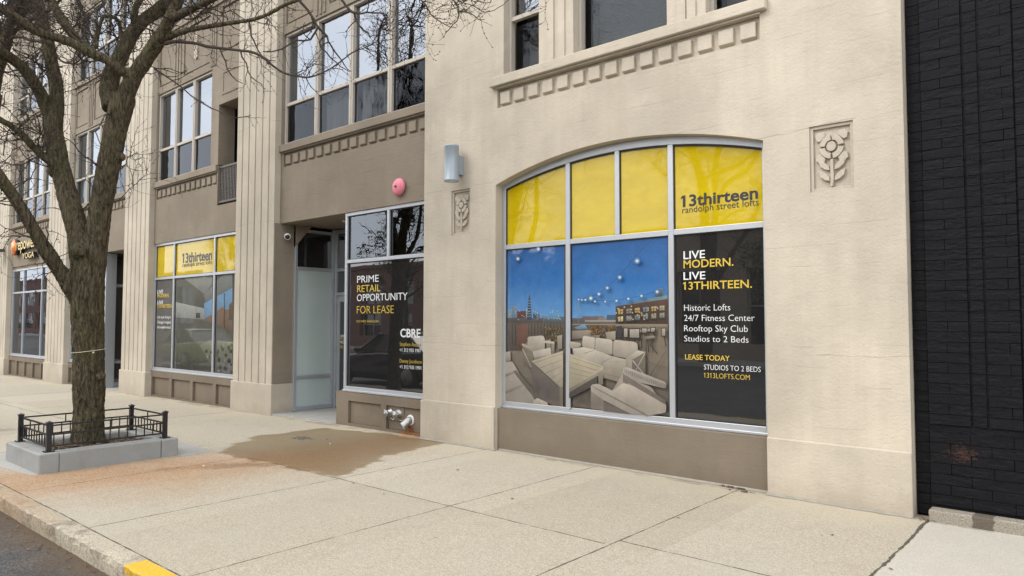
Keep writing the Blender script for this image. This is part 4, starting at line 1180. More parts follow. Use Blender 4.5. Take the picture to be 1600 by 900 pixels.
q = MB(); q.tube([(b - 0.05, yd + 0.01, 0.95), (b - 0.05, yd - 0.05, 0.97), (b - 0.05, yd - 0.05, 1.25), (b - 0.05, yd + 0.01, 1.27)], 0.012); q.build('handle', M['galv'], DO)
for s_, vb, vt, u1, mk_ in (('PRIME', 527, 523, 540, 'white_ink'), ('RETAIL', 531.8, 527.8, 541, 'yellow_ink'), ('OPPORTUNITY', 537, 533, 556, 'white_ink'), ('FOR LEASE', 544.2, 539.8, 549, 'yellow_ink')):
    lettering(s_, 527.3, vb, vt, u1, yd + 0.028, M[mk_], DO, 0.004)
sl2 = MB(); sl2.lathe((-10.35, 7.55, 3.42), (0, 0, -1), [(0.12, 0), (0.12, 0.015), (0.10, 0.02), (0.05, 0.03)], 24)
sl2.build('ceiling_light', M['plastic'], B)

# --- bay 2 shop window
x0, x1 = BAYS[1][0] - 0.0, BAYS[1][1]
R2 = storefront(x0 + 0.001, x1 - 0.001, 0.545, 2.62, 3.419, [-15.96, -14.10], [])
gx = [(x0 + 0.056, -15.988), (-15.932, -14.128), (-14.072, x1 - 0.056)]
for a, b in gx: sheet('yellow_film', M['yellow'], R2, a, b, 2.648, 3.364, SG)
gasket(R2, [(a, b, 0.609, 2.592) for a, b in gx] + [(a, b, 2.648, 3.364) for a, b in gx], SG - 0.012)
sheet('grey_film', M['greyfilm'], R2, gx[0][0], gx[0][1], 0.61, 2.592, SG)
lettering('13thirteen', 284.5, 411, 396.6, 331, RY, M['black_ink'], R2, 0.022)
lettering('randolph street lofts', 285, 417.5, 411, 331, RY, M['black_ink'], R2, -0.006)
for s_, vb, vt, u1, mk_, bo in (('LIVE', 459, 453.3, 254.7, 'white_ink', 0.012), ('MODERN.', 464.8, 459.8, 264.3, 'yellow_ink', 0.012), ('LIVE', 475.4, 470, 254.7, 'white_ink', 0.012), ('13THIRTEEN.', 481.2, 476, 269, 'yellow_ink', 0.012),
        ('Loft-style living in', 497.5, 493.4, 266.7, 'white_ink', 0), ("Chicago's original", 505.3, 501.2, 266.5, 'white_ink', 0), ('loft neighborhood', 513, 509, 266.5, 'white_ink', 0)):
    lettering(s_, 245.8, vb, vt, u1, RY, M[mk_], R2, bo)
for k in (1, 2):
    a, b = gx[k]
    base = sheet('loft_print', M['greyfilm'], R2, a, b, 0.61, 2.592, SG)
    P = Print(SG - 0.0004)
    ul, ur = ((275, 331.5), (339, 363))[k - 1]
    def poly(pts, col):
        q = clip(pts, ul, ur)
        if len(q) >= 3: P.poly(q, col)
    t0 = lambda u: 433.5 - 0.105 * (u - 275); b0 = lambda u: 581 + 0.09 * (u - 275)
    P.poly([(ul, t0(ul)), (ur, t0(ur)), (ur, b0(ur) - 1), (ul, b0(ul) - 1)], (98, 102, 96))
    poly([(275, 434), (300, 430), (320, 462), (320, 500), (275, 480)], (92, 96, 90))
    poly([(285, 433), (345, 424), (320, 460)], (150, 156, 150))
    poly([(275, 472), (320, 482), (320, 499), (275, 496)], (164, 170, 166)); poly([(306, 489), (313, 489), (313, 497), (306, 497)], (60, 72, 66))
    poly([(318, 462), (345, 432), (366, 424), (366, 448), (322, 472)], (136, 142, 140))
    P_w = [(319, 474), (366, 448), (366, 520), (319, 512)]
    poly(P_w, (118, 160, 196))
    poly([(319, 498), (340, 486), (366, 482), (366, 524), (319, 514)], (128, 104, 86))
    poly([(340, 486), (348, 478), (352, 484)], (150, 116, 90)); poly([(358, 476), (364, 470), (366, 500), (358, 500)], (110, 92, 66))
    for uu in (332, 338, 350): poly([(uu, 468 - 0.5 * (uu - 332)), (uu + 1.4, 467 - 0.5 * (uu - 332)), (uu + 1.4, 516), (uu, 515)], (70, 76, 78))
    poly([(275, 497), (320, 500), (366, 520), (366, 590), (275, 590)], (84, 86, 82))
    poly([(310, 540), (331, 530), (366, 536), (366, 590), (340, 586)], (112, 112, 108))
    random.seed(9)
    for kk in range(46):
        uu = random.uniform(316, 364); vv = random.uniform(538, 582)
        if uu - 312 < (vv - 538) * 0.1: continue
        r = random.uniform(2, 4)
        hx = [(uu + r * 0.75 * math.cos(i * PI / 3 + 0.3), vv + r * math.sin(i * PI / 3 + 0.3)) for i in range(6)]
        poly(hx, random.choice([(48, 50, 50), (70, 72, 70), (60, 60, 58), (134, 136, 132)]))
    poly([(275, 560), (312, 540), (340, 590), (275, 590)], (74, 78, 72))
    P.mb.build('picture', M['print'], base)
bulkhead(BAYS[1][0], BAYS[1][1], 0.525, 4)

# --- bay 3: glass front with dark entry at its right
x0, x1 = BAYS[2]
R3 = storefront(x0 + 0.001, -20.1, 0.53, 2.60, 3.33, [-21.2], [])
sheet('pane', M['shopglass'], R3, x0 + 0.05, -20.15, 0.56, 3.30, SG)
bulkhead(x0, -20.1, 0.50, 2)
e3 = MB(); e3.box(x0, x1, S + 0.002, 8.6, 3.421, 3.5); e3.build('entry_wall', M['tan'], B)
e4 = MB(); e4.box(-20.05, -20.04, SF + 0.251, 8.3, -0.2, 3.42); sl3 = e4.build('side_light', M['blackfilm'], B)
e4 = MB(); e4.box(-20.04, -20.0, SF + 0.251, 8.3, 0.55, 0.61); e4.box(-20.04, -20.0, SF + 0.251, 8.3, 2.55, 2.61); e4.box(-20.04, -20.0, SF + 0.251, 8.3, -0.1, 0.06); e4.build('rail', M['alu'], sl3)
e4 = MB(); e4.box(-20.1, -18.36, 7.0, 7.5, -0.3, -0.06); e4.build('entry_floor', mpad.mat, B)
d3 = MB()
d3.box(-20.099, -19.86, SF, SF + 0.25, -0.2, 3.40); yd3 = 7.55
for xa, xb, za_, zb_ in ((-20.0, -19.93, -0.1, 3.4), (-18.42, -18.36, -0.1, 3.4), (-19.93, -18.42, 2.55, 2.62), (-19.93, -18.42, 0.55, 0.63), (-19.93, -18.42, -0.05, 0.10)): d3.box(xa, xb, yd3, yd3 + 0.08, za_, zb_)
D3 = d3.build('door', M['alu'], B, 0.004)
q = MB(); q.box(-19.93, -18.42, yd3 + 0.03, yd3 + 0.04, 0.0, 3.42); q.build('pane', M['blackfilm'], D3)
# --- bay 4 shop window and its sign
x0, x1 = BAYS[3]
R4 = storefront(x0 + 0.05, x1 - 0.45, 0.53, 2.57, 3.33, [-26.80, -25.0], [])
sheet('pane', M['shopglass'], R4, x0 + 0.1, x1 - 0.50, 0.56, 3.30, SG)
q = MB(); q.box(x1 - 0.449, x1, SF, 7.3, 0.0, 3.42); q.box(x0, x0 + 0.049, SF, 7.3, 0.0, 3.42); q.box(x0 + 0.05, x1 - 0.45, SF + 0.01, 7.3, 3.331, 3.42); q.build('window_jamb', M['tan'], B)
bulkhead(x0, x1, 0.50, 5)
rm = MB()
rm.box(-28.05, -18.5, 9.0, 9.1, 0, 3.4); rm.box(-9.6, -7.65, 7.6, 7.7, 2.6, 3.4); rm.box(-27.9, -27.4, 7.4, 7.45, 0.55, 3.3)
rm.build('shop_interior', M['dark'], B)
q = MB(); q.box(-28.0, -26.9, 7.3, 7.32, 0.55, 3.3); q.build('shop_curtain', M['curtain'], B)
bw = MB(); bw.box(-29.6, -29.5, 6.9, 16, -0.4, TOP); bw.box(-60, -29.56, W + 0.02, 16, -0.4, TOP); bw.box(-29.5, -1.45, 15.9, 16, -0.4, TOP); bw.box(-60, -1.45, 7.37, 16, TOP, TOP + 0.1); bw.build('rear_wall', M['cream'], B)

mor = simple('grey mortar', (0.27, 0.25, 0.21), 0.9, 0, 0.2, 0.3, 12, 0.4)
ck = MB()
for k in range(60):
    a = -7.62 + 6.19 * k / 60; b = -7.62 + 6.19 * (k + 1) / 60
    yb_ = W + 0.045 if AX0 < (a + b) / 2 < AX1 else PL
    d0 = 0.020 + 0.012 * fbm(a * 5, 3); d1 = 0.020 + 0.012 * fbm(b * 5, 3)
    if k and yb_ != last_y: ck.build('mortar_fillet', mor, B); ck = MB()
    last_y = yb_
    ck.add([(a, yb_ - d0, 0.003), (b, yb_ - d1, 0.003), (b, yb_ - 0.001, 0.022), (a, yb_ - 0.001, 0.022)], [(0, 1, 2, 3)])
ck.build('mortar_fillet', mor, B)

# ------------------------------------------------------------------ black brick building at the right
mb_ = NT('black painted brick')
sx = mb_.n('ShaderNodeSeparateXYZ'); mb_.l(mb_.geo.outputs['Position'], sx.inputs[0])
comb = mb_.noise(1.0, 2, 0.5, (46, 1, 7)); patch = mb_.ramp(mb_.noise(4, 3, 0.6, (1.2, 1, 3)), 0.40, 0.55)
c = mb_.mix(mb_.noise(6, 4, 0.7), (0.0040, 0.0041, 0.0050), (0.0085, 0.0088, 0.0108))
dx = mb_.math('ADD', mb_.math('MULTIPLY', mb_.math('ABSOLUTE', mb_.math('ADD', sx.outputs['X'], 1.08)), 4.0), mb_.math('MULTIPLY', mb_.math('ABSOLUTE', mb_.math('SUBTRACT', sx.outputs['Z'], 0.56)), 6.5))
wornp = mb_.ramp(mb_.math('ADD', dx, mb_.math('MULTIPLY', mb_.math('SUBTRACT', mb_.noise(34, 4, 0.8, (1, 1, 1.6)), 0.5), 3.4)), 0.10, 0.45, (1, 1, 1), (0, 0, 0))
rusty = mb_.math('MULTIPLY', wornp, 0.38)
c = mb_.mix(rusty, c, (0.12, 0.055, 0.035))
h = mb_.math('ADD', mb_.math('MULTIPLY', mb_.math('MULTIPLY', comb, patch), 1.8), mb_.math('MULTIPLY', mb_.noise(40, 3, 0.6, (1.4, 1, 0.8)), 0.4))
mb_.set(c, 0.66, mb_.bump(h, 0.45, 0.010), 0.14)
BB = thing('brick_building', (1.5, 7.5, 0.0), 'black painted brick building adjoining the cream wall at the right', 'building')
random.seed(11)
bw = MB()
bw.box(-1.425, -1.315, 6.985, 7.6, -0.1, 12)                       # smooth return strip
bw.box(-1.314, 6.0, 6.938, 13, -0.1, 12)
CH = 0.0865
def bricks(xa, xb, z0, z1, y, long=True):
    r = 0; z = z0
    while z + CH < z1 + 0.02:
        x = xa
        first = True
        while x < xb - 0.01:
            L = 0.30 if long else 0.14
            if first and r % 2: L *= 0.5
            L *= random.uniform(0.96, 1.04); first = False
            xe = min(xb, x + L)
            if xb - xe < 0.06: xe = xb
            p = y + random.uniform(-0.003, 0.003); t1 = random.uniform(-0.001, 0.001)
            g = random.uniform(0.0012, 0.0028)
            vs = [(x + g, p + t1, z + g), (xe - g, p - t1, z + g), (xe - g, p - t1, z + CH - g), (x + g, p + t1, z + CH - g),
                  (x + g * .3, y + 0.03, z + g * .3), (xe - g * .3, y + 0.03, z + g * .3), (xe - g * .3, y + 0.03, z + CH - g * .3), (x + g * .3, y + 0.03, z + CH - g * .3)]
            bw.add(vs, [(0, 1, 2, 3), (0, 4, 5, 1), (1, 5, 6, 2), (2, 6, 7, 3), (3, 7, 4, 0)])
            x = xe
        z += CH; r += 1
bricks(-1.312, -1.008, 0.79, 6.6, 6.92); bricks(-0.880, -0.655, 0.79, 6.6, 6.92); bricks(-1.312, -0.655, 0.12, 0.79, 6.92); bricks(-0.645, 2.4, 0.12, 6.6, 6.92)
bricks(-0.992, -0.896, 0.79, 6.6, 6.928, False)
bricks(-1.42, -1.318, 0.02, 6.6, 6.955, False)
bw.build('brick_wall', mb_.mat, BB)
ml = NT('rough concrete footing')
agl = ml.noise(80, 3, 0.8)
cl = ml.mix(ml.ramp(agl, 0.35, 0.65), (0.20, 0.175, 0.14), (0.42, 0.38, 0.31))
sx = ml.n('ShaderNodeSeparateXYZ'); ml.l(ml.geo.outputs['Position'], sx.inputs[0])
dk = ml.math('LESS_THAN', ml.math('ADD', ml.math('ABSOLUTE', ml.math('ADD', sx.outputs['X'], 0.93)), ml.math('MULTIPLY', ml.noise(20, 3), 0.08)), 0.11)
cl = ml.mix(ml.math('MULTIPLY', dk, 0.7), cl, (0.06, 0.045, 0.03))
lg = MB(); lg.box(-1.312, 6, 6.80, 6.944, -0.1, 0.095); lg.build('footing', ml.set(cl, 0.9, ml.bump(agl, 0.8, 0.015), 0.2), BB, 0.012, 2)

# ------------------------------------------------------------------ things on the facade
o = thing('wall_lamp', (-6.84, W, 3.78), 'grey cylindrical up-down light on the cream wall left of the arched window', 'wall light')
c = MB(); c.lathe((-6.84, 6.645, 3.525), (0, 0, 1), [(0.088, 0.0), (0.098, 0.004), (0.100, 0.02), (0.100, 0.024), (0.0985, 0.026), (0.0985, 0.47), (0.100, 0.472), (0.100, 0.495), (0.092, 0.498)], 32)
c.build('lamp_cylinder', M['lampgrey'], o)
c = MB(); c.lathe((-6.84, 6.645, 3.5255), (0, 0, -1), [(0.085, 0), (0.084, 0.002)], 24); c.build('lens', M['papered'], o)
c = MB(); c.box(-6.885, -6.795, 6.74, W - 0.002, 3.64, 3.90); c.build('bracket', M['lampgrey'], o, 0.005)
c = MB()
for z in (3.67, 3.87): c.lathe((-6.81, 6.76, z), (0, -1, 0), [(0.018, 0), (0.018, 0.03)], 10)
c.build('bolt', M['galv'], o)

o = thing('alarm_bell', (-8.24, S, 3.67), 'faded pink round alarm bell on the tan wall above the retail window', 'alarm bell')
c = MB(); c.lathe((-8.24, S, 3.67), (0, -1, 0), [(0.075, 0.0), (0.08, 0.02), (0.128, 0.028), (0.132, 0.04), (0.125, 0.062), (0.105, 0.085), (0.07, 0.098), (0.02, 0.104)], 36); c.build('gong', M['pink'], o)
c = MB(); c.lathe((-8.24, S - 0.103, 3.67), (0, -1, 0), [(0.022, 0), (0.022, 0.008), (0.012, 0.009), (0.012, 0.02)], 8); c.build('nut', M['lattice'], o)

o = thing('security_camera', (-11.575, 7.08, 3.19), 'small white dome security camera on the return wall by the recessed entry', 'camera')
c = MB(); c.lathe((-11.575, 7.08, 3.19), (1, -0.25, 0.15), [(0.05, 0), (0.055, 0.02), (0.055, 0.035), (0.04, 0.04)], 20); c.build('base', M['plastic'], o)
dirv = Vector((0.75, -0.55, -0.25)).normalized(); oc = Vector((-11.50, 7.05, 3.185))
c = MB(); c.lathe(oc - dirv * 0.035, dirv, [(0.03, 0), (0.052, 0.015), (0.06, 0.04), (0.058, 0.065), (0.048, 0.072)], 20); c.build('housing', M['plastic'], o)
c = MB(); c.lathe(oc + dirv * 0.034, dirv, [(0.044, 0), (0.042, 0.012), (0.03, 0.022), (0.01, 0.027)], 20); c.build('lens', M['blackplastic'], o)

yR = S + 0.045
o = thing('standpipe', (-8.36, yR, 0.28), 'chrome twin fire hose inlet with cap chains on the brown bulkhead', 'hose inlet')
c = MB(); c.box(-8.535, -8.17, yR - 0.014, yR, 0.165, 0.382); c.build('plate', M['brown'], o, 0.003)
for xx in (-8.46, -8.275):
    d = Vector((-0.22 if xx < -8.4 else 0.10, -1, -0.12)).normalized()
    c = MB(); c.lathe((xx, yR - 0.012, 0.28), d, [(0.062, 0), (0.062, 0.012), (0.046, 0.016), (0.044, 0.07)], 20); c.build('inlet', M['chrome'], o)
    e = Vector((xx, yR - 0.012, 0.28)) + d * 0.07
    c = MB(); c.lathe(e, d, [(0.052, 0), (0.054, 0.006), (0.054, 0.03), (0.046, 0.036), (0.02, 0.038), (0.016, 0.052)], 20)
    for k in range(3):
        an = 2 * PI * k / 3 + 0.4
        e1 = d.orthogonal().normalized(); e2 = d.cross(e1)
        p = e + d * 0.018 + (e1 * math.cos(an) + e2 * math.sin(an)) * 0.06
        c.tube([p - d * 0.012, p + d * 0.012], 0.012, 8)
    c.build('cap', M['chrome'], o)
c = MB()
for s0 in (-8.46, -8.275):
    c.tube([(s0 + 0.02 + 0.03 * k, yR - 0.05 - 0.012 * math.sin(k), 0.235 - 0.05 * math.sin(PI * k / 5)) for k in range(6)], 0.004, 5)
c.build('chain', M['galv'], o)
o = thing('drain_pipe', (-8.03, yR, 0.19), 'cut galvanised drain spout with a white collar above the rust stain', 'drain pipe')
dd = Vector((-0.32, -0.80, -0.55)).normalized(); e0 = Vector((-8.03, yR, 0.20))
c = MB(); c.lathe(e0 + Vector((0, -0.002, 0)), (0, -1, 0), [(0.082, 0), (0.08, 0.008), (0.062, 0.016)], 24); c.build('collar', M['plastic'], o)
c = MB()
path = [e0, e0 + Vector((-0.005, -0.04, -0.006)), e0 + dd * 0.07 + Vector((0, -0.012, 0)), e0 + dd * 0.15]
c.tube(path, [0.058, 0.058, 0.057, 0.056], 20, caps=False)
c.tube(path, [0.051, 0.051, 0.050, 0.0545], 20, caps=False)
c.build('spout', M['galv'], o)
c = MB(); c.lathe(e0 + dd * 0.10, dd, [(0.05, 0), (0.05, 0.004)], 16); c.build('bore', M['gasket'], o)
mrs = NT('rust run')
crs = mrs.mix(mrs.noise(18, 4, 0.7), (0.10, 0.035, 0.008), (0.36, 0.13, 0.03))
al = mrs.ramp(mrs.noise(12, 4, 0.65, (1, 1, 0.5)), 0.38, 0.52)
mrs.l(al, mrs.b.inputs['Alpha']); mrs.set(crs, 0.8)
c = MB()
c.prism([(-8.27, -0.01), (-7.79, -0.01), (-7.80, 0.028), (-8.25, 0.028)], S - 0.0025, S - 0.0008)
c.prism([(-8.15, 0.031), (-7.93, 0.031), (-8.0, 0.115), (-8.08, 0.115)], yR - 0.0025, yR - 0.0008)
c.build('rust_run', mrs.mat, o)

# yoga sign: channel letters
o = thing('shop_sign', (-26.7, S, 4.0), 'raised cream channel lettering with an orange ring over the far left shop window', 'sign')
ys = 6.80
lettering('repower', 24.5, 391.5, 374.0, 55.0, ys, M['cream_face'], o, 0.01, 0.12, 'letter_row', M['iron'])
lettering('YOGA', 34.4, 404.6, 396.2, 52.6, ys, M['cream_face'], o, 0.012, 0.12, 'letter_row', M['iron'])
cx, cz = on_y(20.8, 386.5, ys)
c = MB(); c.lathe((cx, S - 0.02, cz), (0, -1, 0), [(0.26, 0), (0.26, 0.11)], 32); c.build('ring_can', M['iron'], o)
c = MB(); c.lathe((cx + 0.03, ys + 0.02, cz), (0, -1, 0), [(0.25, 0), (0.25, 0.035)], 32); c.build('ring', M['orange'], o)
c = MB(); c.lathe((cx + 0.03, ys - 0.016, cz), (0, -1, 0), [(0.13, 0), (0.13, 0.008)], 24); c.build('ring_centre', M['cream_face'], o)
c = MB(); c.lathe((cx + 0.03, ys - 0.026, cz), (0, -1, 0), [(0.07, 0), (0.07, 0.006)], 24); c.build('ring_dot', M['orange'], o)
lettering('c', 16.2, 389.5, 379.5, 19.6, ys, M['iron'], o, 0.02, 0.12, 'letter_row')
q = MB(); q.box(-28.6, -28.25, 6.55, 6.62, 3.7, 4.3); q.box(-28.45, -28.40, 6.62, W, 3.95, 4.05)
tag(q.build('blade_sign', M['lattice']), 'small dark projecting sign at the very left edge beyond the yoga sign', 'sign')

# ------------------------------------------------------------------ tree planter, its railing
PZ = 0.205
g0 = gz(-9.5)
o = thing('tree_planter', (-9.58, 3.27, 0), 'low grey concrete planter kerb round the street tree', 'planter')
c = MB()
X0p, X1p, Y0p, Y1p, tk = -10.20, -8.97, 2.53, 4.03, 0.20
for a, b, c0, d in ((X0p, X1p, Y0p, Y0p + tk), (X0p, X1p, Y1p - tk, Y1p), (X0p, X0p + tk, Y0p + tk, Y1p - tk), (X1p - tk, X1p, Y0p + tk, Y1p - tk - 0.004)):
    c.box(a, b, c0, d, -0.1, PZ)
mpl = NT('planter concrete')
cc = mpl.mix(mpl.noise(3.5, 5, 0.7), (0.215, 0.225, 0.22), (0.34, 0.345, 0.33))
cc = mpl.mix(mpl.math('MULTIPLY', mpl.ramp(mpl.noise(2.5, 5, 0.7, (1, 1, 0.4)), 0.52, 0.68), 0.45), cc, (0.22, 0.19, 0.14))
mpl.set(cc, 0.85, mpl.bump(mpl.math('ADD', mpl.noise(30, 4, 0.7), mpl.noise(4, 3)), 0.3, 0.01), 0.25)
pc = c.build('kerb_ring', mpl.mat, o, 0.018, 3)
ms = NT('bark mulch'); msn = ms.noise(35, 4, 0.75)
sc_ = MB(); nn = 26
for i in range(nn + 1):
    for j in range(nn + 1):
        x = X0p + tk - 0.01 + (X1p - X0p - 2 * tk + 0.02) * i / nn; y = Y0p + tk - 0.01 + (Y1p - Y0p - 2 * tk + 0.02) * j / nn
        sc_.v.append((x, y, 0.13 + 0.025 * fbm(x * 6, y * 6, 1) + 0.05 * math.exp(-((x + 9.55) ** 2 + (y - 3.2) ** 2) / 0.12)))
for i in range(nn):
    for j in range(nn):
        k = i * (nn + 1) + j
        sc_.f.append((k, k + nn + 1, k + nn + 2, k + 1)); sc_.m.append(0); sc_.smooth.append(True)
sc_.build('soil', ms.set(ms.mix(ms.ramp(msn, 0.35, 0.7), (0.018, 0.012, 0.008), (0.10, 0.068, 0.045)), 0.95, ms.bump(msn, 1.0, 0.03), 0.2), o)
random.seed(21)
chp = MB()
for k in range(420):
    x = random.uniform(X0p + tk, X1p - tk); y = random.uniform(Y0p + tk, Y1p - tk)
    if math.hypot(x + 9.55, y - 3.2) < 0.2: continue
    z = 0.145 + 0.025 * fbm(x * 6, y * 6, 1) + 0.05 * math.exp(-((x + 9.55) ** 2 + (y - 3.2) ** 2) / 0.12)
    a = random.uniform(0, PI); L = random.uniform(0.015, 0.05); wd = random.uniform(0.006, 0.014); tl = random.uniform(-0.012, 0.012)
    dx, dy = math.cos(a) * L, math.sin(a) * L; ex, ey = -math.sin(a) * wd, math.cos(a) * wd
    chp.add([(x - dx - ex, y - dy - ey, z - tl), (x + dx - ex, y + dy - ey, z + tl), (x + dx + ex, y + dy + ey, z + tl + .004), (x - dx + ex, y - dy + ey, z - tl + .004), (x, y, z + 0.014)],
            [(0, 1, 4), (1, 2, 4), (2, 3, 4), (3, 0, 4)])
mch = NT('mulch chips'); oi = mch.noise(22, 2)
chs = chp.build('mulch_chips', mch.set(mch.mix(mch.ramp(oi, 0.35, 0.65), (0.03, 0.02, 0.014), (0.17, 0.12, 0.08)), 0.9), o); chs['kind'] = 'stuff'

o = thing('planter_railing', (-9.58, 3.27, PZ), 'low black iron railing with square posts standing on the tree planter', 'railing')
XA, XB, YA_, YB_ = -10.10, -9.075, 2.65, 3.905
for x, y in ((XA, YA_), (XB, YA_), (XB, YB_), (XA, YB_)):
    c = MB(); s = 0.024
    c.box(x - s, x + s, y - s, y + s, PZ + 0.008, 0.515); c.box(x - 0.05, x + 0.05, y - 0.05, y + 0.05, PZ, PZ + 0.008)
    c.box(x - 0.031, x + 0.031, y - 0.031, y + 0.031, 0.5155, 0.53)
    c.add([(x - .028, y - .028, .5305), (x + .028, y - .028, .5305), (x + .028, y + .028, .5305), (x - .028, y + .028, .5305), (x, y, .545)], [(0, 1, 4), (1, 2, 4), (2, 3, 4), (3, 0, 4)])
    for bx in (-0.038, 0.038): c.lathe((x + bx, y + bx, PZ + 0.008), (0, 0, 1), [(0.007, 0), (0.007, 0.008)], 6)
    c.build('post', M['iron'], o, 0.003)
def panel(a, b, n, extra):
    c = MB(); a = Vector((*a, 0)); b = Vector((*b, 0)); d = (b - a).normalized(); L = (b - a).length
    p0, p1 = a + d * 0.024, b - d * 0.024
    def bar(q0, q1, h):
        nn = Vector((-d.y, d.x, 0)) * h; uu = Vector((0, 0, h))
        c.add([q0 - nn - uu, q0 + nn - uu, q0 + nn + uu, q0 - nn + uu, q1 - nn - uu, q1 + nn - uu, q1 + nn + uu, q1 - nn + uu], [(0, 1, 2, 3), (7, 6, 5, 4), (0, 4, 5, 1), (1, 5, 6, 2), (2, 6, 7, 3), (3, 7, 4, 0)])
    for z, h in ((0.492, 0.0085), (0.390, 0.0085), (0.265, 0.0085)): bar(p0 + Vector((0, 0, z)), p1 + Vector((0, 0, z)), h)
    def pick(t_, z0, z1):
        q = a + d * (L * t_); h = 0.0055
        c.box(q.x - h, q.x + h, q.y - h, q.y + h, z0, z1)
    for k in range(n): pick((k + 0.5) / n, 0.2736, 0.3814)
    for t_ in extra: pick(t_, 0.3986, 0.4834)
    return c.build('rail_panel', M['iron'], o)
panel((XA, YA_), (XB, YA_), 11, (0.35, 0.65)); panel((XB, YA_), (XB, YB_), 13, (0.5,)); panel((XB, YB_), (XA, YB_), 11, (0.5,)); panel((XA, YB_), (XA, YA_), 13, (0.3, 0.62))

# ------------------------------------------------------------------ the street tree
mbk = NT('furrowed bark')
bx = mbk.noise(1.0, 4, 0.65, (36, 36, 6.5), 0.7); bf = mbk.noise(80, 4, 0.7, (1, 1, 0.5)); mo = mbk.noise(3.0, 4, 0.65)
cb_ = mbk.mix(mbk.ramp(bx, 0.36, 0.60), (0.030, 0.023, 0.014), (0.190, 0.152, 0.095))
cb_ = mbk.mix(mbk.math('MULTIPLY', mbk.ramp(mo, 0.40, 0.60), 0.6), cb_, mbk.mix(mbk.ramp(bx, 0.36, 0.60), (0.040, 0.038, 0.018), (0.150, 0.145, 0.064)))
cb_ = mbk.mix(0.25, cb_, mbk.mix(bf, (0.02, 0.016, 0.012), (0.16, 0.13, 0.095)))
mbk.set(cb_, 0.92, mbk.bump(mbk.math('ADD', mbk.math('MULTIPLY', bx, 2.2), mbk.math('MULTIPLY', bf, 0.5)), 1.0, 0.03), 0.15)
mtw = simple('twig bark', (0.055, 0.042, 0.034), 0.85, 0, 0.2, 0.3, 20)

